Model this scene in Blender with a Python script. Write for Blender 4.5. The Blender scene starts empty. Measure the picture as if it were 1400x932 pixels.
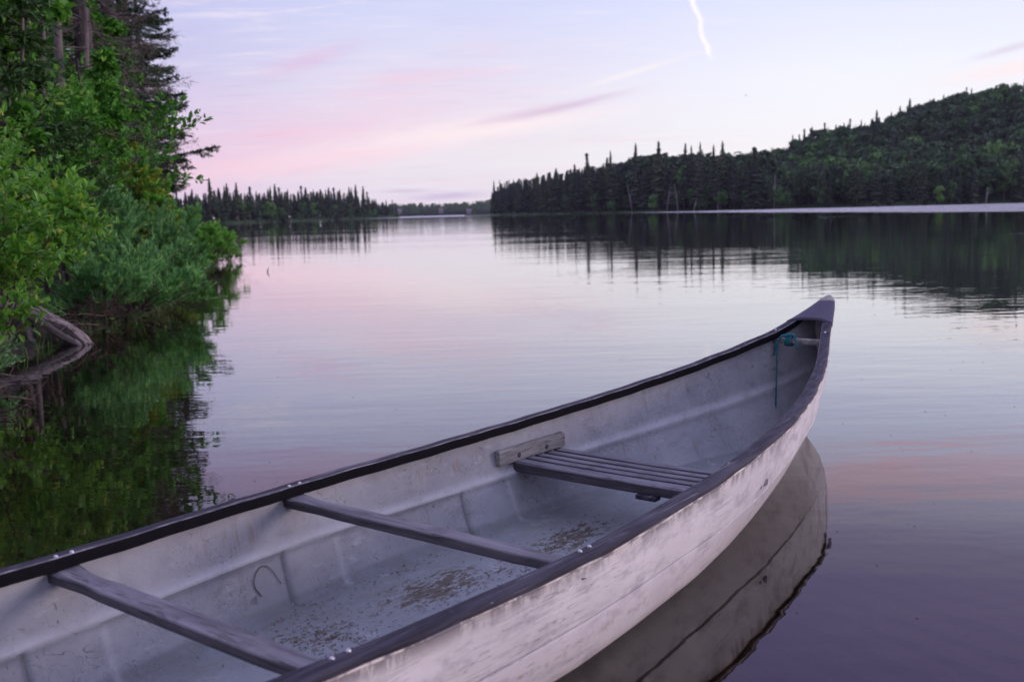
import bpy, bmesh, math, random
import numpy as np
from mathutils import Vector, Matrix
from mathutils.geometry import tessellate_polygon

C = bpy.context.scene.collection
scene = bpy.context.scene
R = math.radians

# ------------------------------------------------------------------ camera
TH, RL, F0 = R(7.3), .026, 1361.0
fw = Vector((0, math.cos(TH), -math.sin(TH)))
r0 = Vector((1, 0, 0)); u0 = r0.cross(fw)
rt = r0*math.cos(RL) - u0*math.sin(RL); up = u0*math.cos(RL) + r0*math.sin(RL)
cam_d = bpy.data.cameras.new('camera'); cam = bpy.data.objects.new('camera', cam_d); C.objects.link(cam)
M = Matrix((rt, up, -fw)).transposed().to_4x4(); M.translation = Vector((0, 0, 1.0))
cam.matrix_world = M
cam_d.sensor_width = 36; cam_d.lens = F0/1400*36
cam_d.clip_start = .05; cam_d.clip_end = 9000
cam_d.dof.use_dof = True; cam_d.dof.focus_distance = 3.6; cam_d.dof.aperture_fstop = 4.5
scene.camera = cam

# ------------------------------------------------------------------ render look
scene.render.engine = 'CYCLES'
scene.view_settings.view_transform = 'Standard'
scene.view_settings.look = 'None'
scene.view_settings.exposure = 0.2
scene.view_settings.gamma = 1.0
scene.cycles.max_bounces = 5
scene.cycles.use_adaptive_sampling = True
scene.cycles.adaptive_threshold = .02
scene.cycles.diffuse_bounces = 2
scene.cycles.glossy_bounces = 3
scene.cycles.transparent_max_bounces = 4
scene.cycles.caustics_reflective = False
scene.cycles.caustics_refractive = False

def lin(r, g, b):
    f = lambda c: c/12.92 if c <= .04045 else ((c+.055)/1.055)**2.4
    return (f(r/255), f(g/255), f(b/255), 1)

# ------------------------------------------------------------------ node helper
class NT:
    def __init__(s, tree): s.t = tree; s.n = tree.nodes; s.l = tree.links
    def node(s, typ, **kw):
        nd = s.n.new(typ)
        for k, v in kw.items(): setattr(nd, k, v)
        return nd
    def put(s, sock, v):
        if v is None: return
        if isinstance(v, bpy.types.NodeSocket): s.l.new(v, sock)
        else: sock.default_value = v
    def math(s, op, a, b=None, c=None, clamp=False):
        nd = s.node('ShaderNodeMath', operation=op); nd.use_clamp = clamp
        s.put(nd.inputs[0], a); s.put(nd.inputs[1], b)
        if c is not None: s.put(nd.inputs[2], c)
        return nd.outputs[0]
    def mix(s, f, a, b, blend='MIX'):
        nd = s.node('ShaderNodeMix', data_type='RGBA', blend_type=blend)
        s.put(nd.inputs[0], f); s.put(nd.inputs[6], a); s.put(nd.inputs[7], b)
        return nd.outputs[2]
    def noise(s, vec, scale, detail=3, rough=.55, dist=0, out=0):
        nd = s.node('ShaderNodeTexNoise'); s.put(nd.inputs['Vector'], vec)
        nd.inputs['Scale'].default_value = scale; nd.inputs['Detail'].default_value = detail
        nd.inputs['Roughness'].default_value = rough; nd.inputs['Distortion'].default_value = dist
        return nd.outputs[out]
    def mapping(s, vec, scale=(1, 1, 1), loc=(0, 0, 0), rot=(0, 0, 0)):
        nd = s.node('ShaderNodeMapping'); s.put(nd.inputs['Vector'], vec)
        nd.inputs['Scale'].default_value = scale; nd.inputs['Location'].default_value = loc
        nd.inputs['Rotation'].default_value = rot
        return nd.outputs[0]
    def smooth(s, v, lo, hi, a=0., b=1.):
        nd = s.node('ShaderNodeMapRange', interpolation_type='SMOOTHSTEP'); s.put(nd.inputs[0], v)
        s.put(nd.inputs[1], lo); s.put(nd.inputs[2], hi); s.put(nd.inputs[3], a); s.put(nd.inputs[4], b)
        return nd.outputs[0]
    def ramp(s, f, stops):
        nd = s.node('ShaderNodeValToRGB'); s.put(nd.inputs[0], f); e = nd.color_ramp.elements
        e[0].position, e[0].color = stops[0]; e[1].position, e[1].color = stops[-1]
        for p, c in stops[1:-1]:
            k = e.new(p); k.color = c
        return nd.outputs[0]
    def sep(s, v):
        nd = s.node('ShaderNodeSeparateXYZ'); s.put(nd.inputs[0], v); return nd.outputs
    def comb(s, x, y, z):
        nd = s.node('ShaderNodeCombineXYZ'); s.put(nd.inputs[0], x); s.put(nd.inputs[1], y); s.put(nd.inputs[2], z)
        return nd.outputs[0]

# ------------------------------------------------------------------ sky (world)
SUN_EL, SUN_AZ = R(5.5), R(90)      # azimuth from +Y towards +X: the glow comes from beyond the right edge of the view
def build_world():
    w = bpy.data.worlds.new('World'); scene.world = w; w.use_nodes = True
    t = NT(w.node_tree); w.node_tree.nodes.clear()
    tc = t.node('ShaderNodeTexCoord').outputs['Generated']
    x, y, z = t.sep(tc)
    az = t.math('ARCTAN2', x, y)                     # radians, + to the right
    el = t.math('ARCSINE', z)
    left = t.ramp(el, [(0, lin(206, 178, 212)), (.03, lin(212, 184, 216)), (.07, lin(208, 188, 222)),
                       (.13, lin(190, 180, 222)), (.21, lin(176, 180, 228)), (.38, lin(162, 150, 214)), (.6, lin(160, 154, 216)), (1, lin(196, 200, 242))])
    mid = t.ramp(el, [(0, lin(232, 222, 230)), (.05, lin(238, 234, 238)), (.10, lin(230, 228, 240)),
                      (.2, lin(208, 212, 243)), (.30, lin(204, 196, 246)), (.40, lin(182, 168, 234)), (.6, lin(158, 154, 214)), (1, lin(196, 200, 242))])
    right = t.ramp(el, [(0, lin(250, 240, 240)), (.05, lin(249, 246, 245)), (.12, lin(240, 242, 252)),
                        (.21, lin(218, 224, 255)), (.28, lin(222, 218, 255)), (.36, lin(204, 190, 255)), (.45, lin(188, 178, 255)), (.6, lin(160, 156, 216)), (1, lin(196, 200, 242))])
    back = t.ramp(el, [(0, lin(206, 186, 214)), (.25, lin(200, 196, 228)), (1, lin(184, 190, 236))])
    f1 = t.smooth(az, -.52, -.05)
    f2 = t.smooth(az, -.08, .34)
    base = t.mix(f1, left, mid); base = t.mix(f2, base, right)
    fb = t.smooth(t.math('ABSOLUTE', az), 1.0, 2.0)
    base = t.mix(fb, base, back)
    # streaky high cloud: direction projected on a plane overhead
    zz = t.math('ADD', t.math('MAXIMUM', z, 0.0), .07)
    px_, py_ = t.math('DIVIDE', x, zz), t.math('DIVIDE', y, zz)
    pl = t.comb(px_, py_, 0)
    n1 = t.noise(t.mapping(pl, (.55, .95, 1), (3.1, 1.7, 0), (0, 0, R(28))), 1.0, 6, .55, .4)
    n2 = t.noise(t.mapping(pl, (1.2, 3.4, 1), (7.1, 4.2, 0), (0, 0, R(28))), 1.0, 6, .6, .3)
    cl = t.math('MULTIPLY', t.smooth(n1, .47, .72), t.smooth(n2, .38, .68))
    leftness = t.smooth(az, .35, -.25)
    cl1 = t.math('MULTIPLY', cl, t.math('ADD', t.math('MULTIPLY', leftness, .6), .12))
    base = t.mix(cl1, base, lin(238, 202, 220))
    n3 = t.noise(t.mapping(pl, (2.6, 9.0, 1), (2.1, 5.2, 0), (0, 0, R(24))), 1.0, 8, .66, .5)
    n4 = t.noise(t.mapping(pl, (.8, 1.6, 1), (9.1, 2.2, 0), (0, 0, R(30))), 1.0, 4, .55, .3)
    wisp = t.math('MULTIPLY', t.smooth(n3, .46, .72), t.smooth(n4, .42, .62))
    base = t.mix(t.math('MULTIPLY', wisp, t.math('ADD', t.math('MULTIPLY', leftness, .30), .22)), base, lin(252, 240, 242))
    shade_ = t.math('MULTIPLY', t.smooth(n3, .50, .30), t.smooth(n4, .56, .42))
    base = t.mix(t.math('MULTIPLY', shade_, t.math('MULTIPLY', leftness, .22)), base, lin(170, 160, 206))
    # pink bank reflected in the lower right water: higher than the frame
    def blob(a0, e0, la, we, ang, p=1.0, ns=1.0, seed=0.):
        da = t.math('SUBTRACT', az, a0); de = t.math('SUBTRACT', el, e0)
        ca, sa = math.cos(ang), math.sin(ang)
        u = t.math('ADD', t.math('MULTIPLY', da, ca/la), t.math('MULTIPLY', de, sa/la))
        v = t.math('ADD', t.math('MULTIPLY', da, -sa/we), t.math('MULTIPLY', de, ca/we))
        nv = t.noise(t.comb(t.math('MULTIPLY', u, 2.2), t.math('MULTIPLY', v, 1.1), seed), 1.6, 5, .6)
        v = t.math('ADD', v, t.math('MULTIPLY', t.math('SUBTRACT', nv, .5), 1.6*ns))
        d2 = t.math('ADD', t.math('MULTIPLY', u, u), t.math('MULTIPLY', v, v))
        return t.math('MULTIPLY', t.math('EXPONENT', t.math('MULTIPLY', d2, -1.0)), p, clamp=True)
    def A(px): return math.atan((px-700)/F0)
    def E_(x_, y_): return (291.6-(x_-700)*.026-y_)/F0
    feats = [
        (420, 180, 330, 62, 8, (240, 186, 212), .26, 1.1), (390, 208, 200, 30, 12, (246, 196, 216), .36, 1.4),
        (350, 236, 120, 14, 4, (252, 208, 220), .5, 1.6), (560, 200, 210, 18, 9, (252, 232, 236), .6, 1.5),
        (680, 178, 150, 12, 5, (255, 240, 238), .6, 1.5), (480, 218, 110, 9, 4, (250, 214, 224), .55, 1.5),
        (745, 157, 90, 6, 9, (214, 186, 212), .62, .6), (800, 146, 60, 3.5, 12, (206, 182, 212), .4, .6),
        (440, 95, 60, 10, 18, (222, 176, 212), .4, 1.0), (620, 268, 50, 5, 2, (186, 160, 206), .55, 1.0),
        (560, 262, 30, 2.5, 0, (200, 170, 206), .5, .8), (1372, 96, 40, 4, 12, (214, 196, 216), .55, .8),
        (1385, 118, 90, 10, 6, (255, 232, 228), .55, 1.0), (870, 108, 60, 3.5, 14, (252, 242, 240), .6, 1.0),
        (720, 205, 150, 14, 8, (236, 226, 232), .4, 1.0),
    ]
    for i, (cx, cy, L_, W_, ang, col, p, ns) in enumerate(feats):
        base = t.mix(blob(A(cx), E_(cx, cy), L_/F0, W_/F0, R(ang), p, ns, i*3.7+.5), base, lin(*col))
    # pink bands above the frame, met only in the water
    base = t.mix(blob(.34, .262, .26, .022, R(-9), .75, 2.2, 41.), base, lin(248, 206, 224))
    base = t.mix(blob(-.12, .262, .26, .022, R(6), .5, 1.2, 47.), base, lin(214, 164, 204))
    # contrail: crooked bright line, lower end at picture (972,97)
    e1 = E_(972, 97); e2 = e1+R(13)
    tt = t.math('DIVIDE', t.math('SUBTRACT', el, e1), e2-e1)
    wob = t.noise(t.comb(t.math('MULTIPLY', el, 26), 0, 3.3), 1.0, 5, .6)
    axis = t.math('ADD', t.math('ADD', A(973), t.math('MULTIPLY', tt, -.062)), t.math('MULTIPLY', t.math('SUBTRACT', wob, .5), .026))
    dd = t.math('ABSOLUTE', t.math('SUBTRACT', az, axis))
    wn = t.noise(t.comb(t.math('MULTIPLY', el, 95), t.math('MULTIPLY', az, 95), 0), 1.0, 4, .65)
    wid = t.math('MULTIPLY_ADD', wn, .0052, -.0004)
    m = t.math('MULTIPLY', t.smooth(t.math('SUBTRACT', dd, wid), .0022, -.0034), t.smooth(tt, -.010, .05))
    m = t.math('MULTIPLY', m, t.smooth(tt, 1.0, .2, 0, .8))
    base = t.mix(m, base, (1.12, 1.02, .98, 1))
    # a little physical twilight sky underneath it all
    sk = t.node('ShaderNodeTexSky', sky_type='NISHITA'); sk.sun_disc = False
    sk.sun_elevation = R(1.0); sk.sun_rotation = SUN_AZ
    bg1 = t.node('ShaderNodeBackground'); t.put(bg1.inputs[0], base); bg1.inputs[1].default_value = 1.0
    bg2 = t.node('ShaderNodeBackground'); t.put(bg2.inputs[0], sk.outputs[0]); bg2.inputs[1].default_value = .05
    # the sky outside the view is somewhat brighter overhead
    st = t.math('ADD', 1.0, t.math('MULTIPLY', t.smooth(el, .5, .9), .7))
    t.put(bg1.inputs[1], st)
    mx = t.node('ShaderNodeMixShader'); mx.inputs[0].default_value = .06
    t.l.new(bg1.outputs[0], mx.inputs[1]); t.l.new(bg2.outputs[0], mx.inputs[2])
    o = t.node('ShaderNodeOutputWorld'); t.l.new(mx.outputs[0], o.inputs[0])
build_world()

sun_d = bpy.data.lights.new('sun', 'SUN'); sun = bpy.data.objects.new('sun', sun_d); C.objects.link(sun)
sun_d.energy = 2.3; sun_d.angle = R(24); sun_d.color = (1, .82, .84)
sv = Vector((math.sin(SUN_AZ)*math.cos(SUN_EL), math.cos(SUN_AZ)*math.cos(SUN_EL), math.sin(SUN_EL)))
sun.rotation_euler = (-sv).to_track_quat('-Z', 'Y').to_euler()

# ------------------------------------------------------------------ object helpers
def tag(o, label=None, cat=None, group=None, kind=None):
    if label: o['label'] = label
    if cat: o['category'] = cat
    if group: o['group'] = group
    if kind: o['kind'] = kind
    return o
def empty(name, loc=(0, 0, 0), rz=0):
    o = bpy.data.objects.new(name, None); o.empty_display_size = .1
    o.location = loc; o.rotation_euler = (0, 0, rz); C.objects.link(o); return o
def link(name, me, parent=None, mats=()):
    for m in mats: me.materials.append(m)
    o = bpy.data.objects.new(name, me); C.objects.link(o)
    if parent: o.parent = parent
    return o
def mesh(name, V, Fs, smooth=False, midx=None):
    me = bpy.data.meshes.new(name)
    V = np.asarray(V, dtype=np.float32)
    if isinstance(Fs, np.ndarray) and Fs.ndim == 2:
        nf, k = Fs.shape
        me.vertices.add(len(V)); me.vertices.foreach_set('co', V.ravel())
        me.loops.add(nf*k); me.loops.foreach_set('vertex_index', Fs.astype(np.int32).ravel())
        me.polygons.add(nf); me.polygons.foreach_set('loop_start', np.arange(nf, dtype=np.int32)*k)
        me.update(calc_edges=True)
    else:
        me.from_pydata(V.tolist(), [], [list(map(int, f)) for f in Fs]); me.update()
    if midx is not None: me.polygons.foreach_set('material_index', np.asarray(midx, dtype=np.int32))
    me.polygons.foreach_set('use_smooth', [smooth]*len(me.polygons))
    return me
class MB:
    """collects pieces into one mesh"""
    def __init__(s): s.v = []; s.f = []; s.m = []
    def add(s, V, Fs, m=0):
        b = len(s.v); s.v += [tuple(map(float, v)) for v in V]; s.f += [tuple(int(i)+b for i in f) for f in Fs]; s.m += [m]*len(Fs)
    def tube(s, pts, rad, n=6, m=0, cap=True):
        pts = [Vector(p) for p in pts]
        if isinstance(rad, (int, float)): rad = [rad]*len(pts)
        V = []; Fs = []; prev = None
        for i, p in enumerate(pts):
            d = (pts[min(i+1, len(pts)-1)] - pts[max(i-1, 0)]).normalized()
            a = prev if prev is not None else (Vector((0, 0, 1)) if abs(d.z) < .9 else Vector((1, 0, 0)))
            a = (a - d*a.dot(d)); a = a.normalized() if a.length > 1e-6 else d.orthogonal().normalized()
            prev = a; b = d.cross(a)
            for k in range(n):
                t = 2*math.pi*k/n; V.append(p + (a*math.cos(t)+b*math.sin(t))*rad[i])
        for i in range(len(pts)-1):
            for k in range(n):
                Fs.append((i*n+k, i*n+(k+1) % n, (i+1)*n+(k+1) % n, (i+1)*n+k))
        if cap:
            Fs.append(tuple(range(n))[::-1]); Fs.append(tuple(range((len(pts)-1)*n, len(pts)*n)))
        s.add(V, Fs, m)
    def box(s, c, ax, ay, az_, m=0):
        c, ax, ay, az_ = map(Vector, (c, ax, ay, az_))
        V = [c+ax*i+ay*j+az_*k for i in (-1, 1) for j in (-1, 1) for k in (-1, 1)]
        s.add(V, [(0, 1, 3, 2), (4, 6, 7, 5), (0, 4, 5, 1), (2, 3, 7, 6), (0, 2, 6, 4), (1, 5, 7, 3)], m)
    def me(s, name, smooth=False):
        return mesh(name, np.array(s.v), s.f, smooth, s.m)
    def build(s, name, mats, parent=None, smooth=False, bevel=0):
        me = s.me(name, smooth); o = link(name, me, parent, mats if isinstance(mats, (list, tuple)) else [mats])
        if bevel:
            b = o.modifiers.new('bevel', 'BEVEL'); b.width = bevel; b.segments = 2; b.limit_method = 'ANGLE'
        return o

def new_mat(name):
    m = bpy.data.materials.new(name); m.use_nodes = True; t = NT(m.node_tree); m.node_tree.nodes.clear()
    out = t.node('ShaderNodeOutputMaterial'); return m, t, out
def pbr(t, out, col, rough=.6, bump=None, bd=.01, bs=1., spec=.5, metal=0):
    p = t.node('ShaderNodeBsdfPrincipled'); t.put(p.inputs['Base Color'], col); t.put(p.inputs['Roughness'], rough)
    p.inputs['Specular IOR Level'].default_value = spec; p.inputs['Metallic'].default_value = metal
    if bump is not None:
        b = t.node('ShaderNodeBump'); t.put(b.inputs['Height'], bump); b.inputs['Distance'].default_value = bd
        b.inputs['Strength'].default_value = bs; t.l.new(b.outputs[0], p.inputs['Normal'])
    t.l.new(p.outputs[0], out.inputs[0]); return p
def obc(t): return t.node('ShaderNodeTexCoord').outputs['Object']

# ------------------------------------------------------------------ materials: plants
def leaf_mat(name, c1, c2, c3=None, trans=.35, rough=.5, nscale=.6, obj_var=False):
    m, t, out = new_mat(name)
    g = t.node('ShaderNodeNewGeometry')
    ri = g.outputs['Random Per Island']
    col = t.mix(t.smooth(ri, 0., 1.), c1, c2)
    if c3: col = t.mix(t.smooth(ri, .9, .96), col, c3)
    nz = t.noise(g.outputs['Position'], nscale, 2)
    col = t.mix(1.0, col, t.ramp(nz, [(.3, (.72, .74, .78, 1)), (.7, (1.2, 1.18, 1.05, 1))]), 'MULTIPLY')
    if obj_var:
        oi = t.node('ShaderNodeObjectInfo').outputs['Random']
        col = t.mix(1.0, col, t.ramp(oi, [(0, (.65, .62, .75, 1)), (.5, (1, 1, 1, 1)), (1, (1.35, 1.3, 1.0, 1))]), 'MULTIPLY')
    d = t.node('ShaderNodeBsdfPrincipled'); t.put(d.inputs['Base Color'], col); d.inputs['Roughness'].default_value = rough
    d.inputs['Specular IOR Level'].default_value = .3
    tr = t.node('ShaderNodeBsdfTranslucent'); t.put(tr.inputs[0], t.mix(.5, col, t.mix(1.0, col, (1.3, 1.3, .5, 1), 'MULTIPLY')))
    mx = t.node('ShaderNodeMixShader'); mx.inputs[0].default_value = trans
    t.l.new(d.outputs[0], mx.inputs[1]); t.l.new(tr.outputs[0], mx.inputs[2]); t.l.new(mx.outputs[0], out.inputs[0])
    return m
def bark_mat(name, c1, c2, scale=8, sz=.25, bd=.02):
    m, t, out = new_mat(name); o = obc(t)
    n = t.noise(t.mapping(o, (1, 1, sz)), scale, 5, .65)
    pbr(t, out, t.mix(t.smooth(n, .35, .65), c1, c2), .85, n, bd, .8, .2)
    return m
def g3(r, g, b): return (r, g, b, 1)

M_bushleaf = leaf_mat('serviceberry_leaf', g3(.085, .235, .035), g3(.17, .38, .055), g3(.34, .44, .08), .4, .4)
M_willow = leaf_mat('willow_leaf', g3(.10, .27, .11), g3(.21, .45, .17), g3(.40, .62, .18), .3, .45)
M_shrub = leaf_mat('shore_shrub_leaf', g3(.11, .30, .06), g3(.22, .50, .09), None, .35, .5)
M_maple = leaf_mat('maple_leaf', g3(.075, .22, .035), g3(.14, .36, .055), g3(.22, .46, .08), .4, .4)
M_alder = leaf_mat('alder_leaf', g3(.055, .19, .035), g3(.15, .40, .06), g3(.26, .52, .07), .35, .5)
M_cedar = leaf_mat('cedar_spray', g3(.15, .23, .02), g3(.24, .33, .03), None, .2, .6)
M_cedar2 = leaf_mat('dark_cedar_spray', g3(.05, .11, .035), g3(.08, .17, .05), None, .2, .6)
M_needle = leaf_mat('spruce_needles', g3(.030, .060, .030), g3(.055, .09, .045), None, .1, .7)
M_dead = leaf_mat('dead_twigs', g3(.10, .08, .078), g3(.20, .165, .155), None, .0, .9)
M_grass = leaf_mat('bank_grass_blade', g3(.04, .09, .02), g3(.09, .16, .035), None, .3, .6)
M_bark = bark_mat('grey_bark', g3(.10, .08, .08), g3(.19, .16, .16))
M_twig = bark_mat('brown_twig', g3(.05, .035, .03), g3(.10, .075, .065), 20)
M_birch = bark_mat('pale_bark', g3(.22, .19, .2), g3(.42, .38, .40), 3, .6)
M_darkbark = bark_mat('dark_bark', g3(.05, .04, .045), g3(.09, .075, .075), 4)
M_far_spruce = leaf_mat('far_spruce_needles', g3(.028, .042, .030), g3(.055, .072, .048), None, .05, .8, .05, True)
M_far_leaf = leaf_mat('far_broad_leaf', g3(.032, .068, .032), g3(.062, .12, .048), None, .2, .7, .05, True)
M_far_light = leaf_mat('far_light_leaf', g3(.06, .14, .04), g3(.10, .21, .06), None, .2, .7, .05, True)

# ------------------------------------------------------------------ ground sheet
XS = np.array([[-30, -3.2], [0, -3.0], [3, -2.75], [5.8, -3.4], [8.2, -3.85], [10.5, -3.85], [13, -4.4], [16, -5.1], [20, -6.1],
               [24, -7.0], [26, -7.6], [30, -10.5], [36, -16], [60, -40], [120, -100], [5000, -4000]])
def xshore(y): return np.interp(y, XS[:, 0], XS[:, 1])
rs = np.random.RandomState(5)
_ph = rs.uniform(0, 6.28, (24,)); _k = rs.uniform(.4, 3.2, (24, 2))*np.sign(rs.uniform(-1, 1, (24, 2)))
def bumpy(x, y):
    s = 0
    for p, k in zip(_ph, _k): s = s + np.sin(x*k[0]+y*k[1]+p)/(1+np.hypot(*k))
    return s/9
def ground_z(x, y):
    x = np.asarray(x, float); y = np.asarray(y, float)
    d = xshore(y) - x + .25*bumpy(x*1.3, y*1.3)          # + on land
    land = np.where(d > 0, .10*np.minimum(d, 1.0)+.16*np.clip(d-.3, 0, 6)+.02*np.clip(d-6, 0, 60), .55*d)
    land = np.clip(land + np.where(d > 0, .10*bumpy(x*2, y*2)*np.clip(d, 0, 1), 0), -3, 6)
    beach = np.clip((.2-y)*.115, -3, .9) + .006*bumpy(x*2, y*2)
    far = np.clip((y-60)/60, 0, 1)
    return np.maximum(land*(1-far) + -3*far, beach)
def axis_coords(dense0, dense1, step, lo, hi):
    a = list(np.arange(dense0, dense1, step)); s = step; x = a[-1]
    while x < hi: s *= 1.25; x += s; a.append(x)
    s = step; x = a[0]; pre = []
    while x > lo: s *= 1.25; x -= s; pre.append(x)
    return np.array(pre[::-1]+a)
def grid_mesh(name, xs, ys, zf, smooth=True):
    X, Y = np.meshgrid(xs, ys); Z = zf(X, Y)
    V = np.stack([X, Y, Z], -1).reshape(-1, 3); nx, ny = len(xs), len(ys)
    i = np.arange(ny-1)[:, None]*nx + np.arange(nx-1)[None]
    Fq = np.stack([i, i+1, i+nx+1, i+nx], -1).reshape(-1, 4)
    return mesh(name, V, Fq, smooth)
m, t, out = new_mat('lake_ground')
geo = t.node('ShaderNodeNewGeometry'); P = geo.outputs['Position']; gx, gy, gz = t.sep(P)
n = t.noise(P, 1.4, 6, .6); n2 = t.noise(P, 14, 4, .6)
sand = t.mix(n, g3(.09, .062, .042), g3(.17, .12, .082))
sand = t.mix(t.smooth(n2, .58, .72), sand, g3(.06, .045, .04))
silt = t.mix(n, g3(.028, .024, .018), g3(.05, .042, .03))
col = t.mix(t.smooth(gz, -.45, -.12), silt, sand)
leftside = t.smooth(t.math('ADD', gx, t.math('MULTIPLY', gy, .18)), -.4, -1.6)     # leaf mould on the bank side of the bed
col = t.mix(t.math('MULTIPLY', leftside, t.smooth(gy, 1.0, 2.6)), col, t.mix(n, g3(.022, .017, .012), g3(.04, .03, .02)))
soil = t.mix(n2, g3(.018, .013, .009), g3(.045, .034, .022))
col = t.mix(t.math('MULTIPLY', t.smooth(gz, .02, .12), t.smooth(gx, -2.2, -2.9)), col, soil)
# sand ripples on the bed
rw = t.node('ShaderNodeTexWave', wave_type='BANDS', bands_direction='X'); rw.inputs['Scale'].default_value = 2.2
rw.inputs['Distortion'].default_value = 5.5; rw.inputs['Detail'].default_value = 2; rw.inputs['Detail Scale'].default_value = .8
t.put(rw.inputs['Vector'], t.mapping(P, (1, .55, 1), (0, 0, 0), (0, 0, R(-38))))
rip = t.math('MULTIPLY', rw.outputs['Fac'], t.smooth(gz, -.9, -.05))
col = t.mix(t.math('MULTIPLY', t.smooth(rw.outputs['Fac'], .5, .1), .8), col, t.mix(1., col, (.55, .6, .8, 1), 'MULTIPLY'))
pbr(t, out, col, .9, t.math('ADD', rip, t.math('MULTIPLY', n2, .3)), .03, .8, .2)
M_ground = m
gx_ = axis_coords(-13, 7, .16, -2300, 2300); gy_ = axis_coords(-3, 31, .16, -2300, 2300)
tag(link('ground', grid_mesh('ground', gx_, gy_, ground_z), None, [M_ground]), kind='structure')

# ------------------------------------------------------------------ far shores
def W(px, dist):   # world x for picture column px at depth dist (y)
    return (px-700)/F0*dist
# right shore: picture column, shore depth, top of ground hidden behind trees (metres), crest offset
RS = np.array([[640, 700, 0], [672, 640, 0], [690, 600, 1.0], [720, 545, 2], [780, 480, 4], [850, 425, 6], [904, 395, 8], [960, 385, 9],
               [1020, 375, 12], [1080, 368, 22], [1140, 362, 31], [1200, 356, 36], [1300, 348, 42.5], [1400, 342, 46], [1520, 335, 52], [1800, 320, 66]])
def right_z(px, dd):
    top = np.interp(px, RS[:, 0], RS[:, 2]); e = np.clip(dd/190., 0, 1); e = e*e*(3-2*e)
    und = 1+.09*np.sin(px*.021+dd*.03)*np.clip(dd/80, 0, 1)
    return -1.0 + 1.6*np.clip(dd/6, 0, 1) + top*e*und
LS = np.array([[100, 330, 0], [200, 345, 0], [260, 352, 0], [330, 358, 0], [400, 430, 0], [460, 520, 0], [510, 620, 0], [535, 690, 0], [549, 740, 0], [552, 745, 0]])
def strip_terrain(name, tab, zf, depth, n=120, m_=26):
    pxs = np.linspace(tab[0, 0], tab[-1, 0], n); V = []
    for px in pxs:
        sd = np.interp(px, tab[:, 0], tab[:, 1])
        for k in range(m_):
            dd = -4 + depth*(k/(m_-1))**1.3
            wob = 2.0*math.sin(px*.11)+1.2*math.sin(px*.31+1)
            yy = sd+dd+wob*min(1, 1)
            V.append((W(px, yy), yy, float(zf(px, max(dd, 0))) if dd > -3 else -2.0))
    Fq = np.array([(i*m_+k, (i+1)*m_+k, (i+1)*m_+k+1, i*m_+k+1) for i in range(n-1) for k in range(m_-1)])
    return mesh(name, np.array(V), Fq, True)
m, t, out = new_mat('forest_floor'); P = t.node('ShaderNodeNewGeometry').outputs['Position']
n = t.noise(P, .12, 5, .65)
low = t.smooth(t.sep(P)[2], 1.6, .2)
pbr(t, out, t.mix(t.math('MULTIPLY', low, .8), t.mix(n, g3(.018, .024, .014), g3(.035, .05, .022)), t.mix(n, g3(.028, .05, .022), g3(.045, .08, .03))), .95, n, .5, .5, .1)
M_floor = m
def left_z(px, dd): return -1.0 + 1.5*np.clip(dd/6, 0, 1) + 1.5*np.clip(dd/60, 0, 1)
tag(link('hill', strip_terrain('hill', RS, right_z, 420), None, [M_floor]), kind='structure')
tag(link('terrain', strip_terrain('terrain', LS, left_z, 130), None, [M_floor]), kind='structure')
# low distant ridge closing the gap
FR = np.array([[430, 1500, 14], [480, 1500, 18], [545, 1500, 20], [600, 1500, 17], [625, 1500, 14], [650, 1500, 19], [690, 1500, 26], [760, 1500, 30], [900, 1500, 20]])
def far_z(px, dd):
    top = np.interp(px, FR[:, 0], FR[:, 2]); e = np.clip(dd/260., 0, 1)
    return -1 + 1.5*np.clip(dd/10, 0, 1) + top*.62*e*e*(3-2*e)
tag(link('distant_hills', strip_terrain('distant_hills', FR, far_z, 460, 60, 18), None, [M_floor]), kind='structure')

# ------------------------------------------------------------------ far trees
def far_spruce_mesh(seed, H=1.0, slim=.13, bare=.18, club=0., tri=90, droop=.3):
    """unit-height spruce crown: ragged drooping sprays round a stem"""
    r = np.random.RandomState(seed); V = []; Fs = []
    z = bare
    while z < .985:
        k = (1-z)/(1-bare)
        rad = slim*(k**.75)*r.uniform(.7, 1.12)+.006
        if club and k < .16: rad = max(rad, slim*club*r.uniform(.6, 1))
        if r.rand() < .10 and k > .3: rad *= .55
        nb = r.randint(5, 8); a0 = r.uniform(0, 6.28)
        for j in range(nb):
            a = a0+j*6.28/nb+r.uniform(-.3, .3); L = rad*r.uniform(.55, 1.25)
            w = .34*L+.006; h = .018+L*.12
            ca, sa = math.cos(a), math.sin(a); dz = -L*droop*r.uniform(.4, 1.3)
            b = len(V)
            V += [(0, 0, z+h), (ca*L*.55-sa*w, sa*L*.55+ca*w, z+dz*.6), (ca*L, sa*L, z+dz), (ca*L*.55+sa*w, sa*L*.55-ca*w, z+dz*.6), (ca*L*.5, sa*L*.5, z+dz*.5-h*1.3)]
            Fs += [(b, b+1, b+2), (b, b+2, b+3), (b+1, b+4, b+2), (b+2, b+4, b+3)]
        z += r.uniform(.022, .036)
    b = len(V); V += [(-.006, 0, .95), (.006, 0, .95), (0, 0, 1.0), (0, .006, .95)]; Fs += [(b, b+1, b+2), (b+1, b+3, b+2)]
    return mesh('spruce_crown', np.array(V), np.array(Fs))
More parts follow.
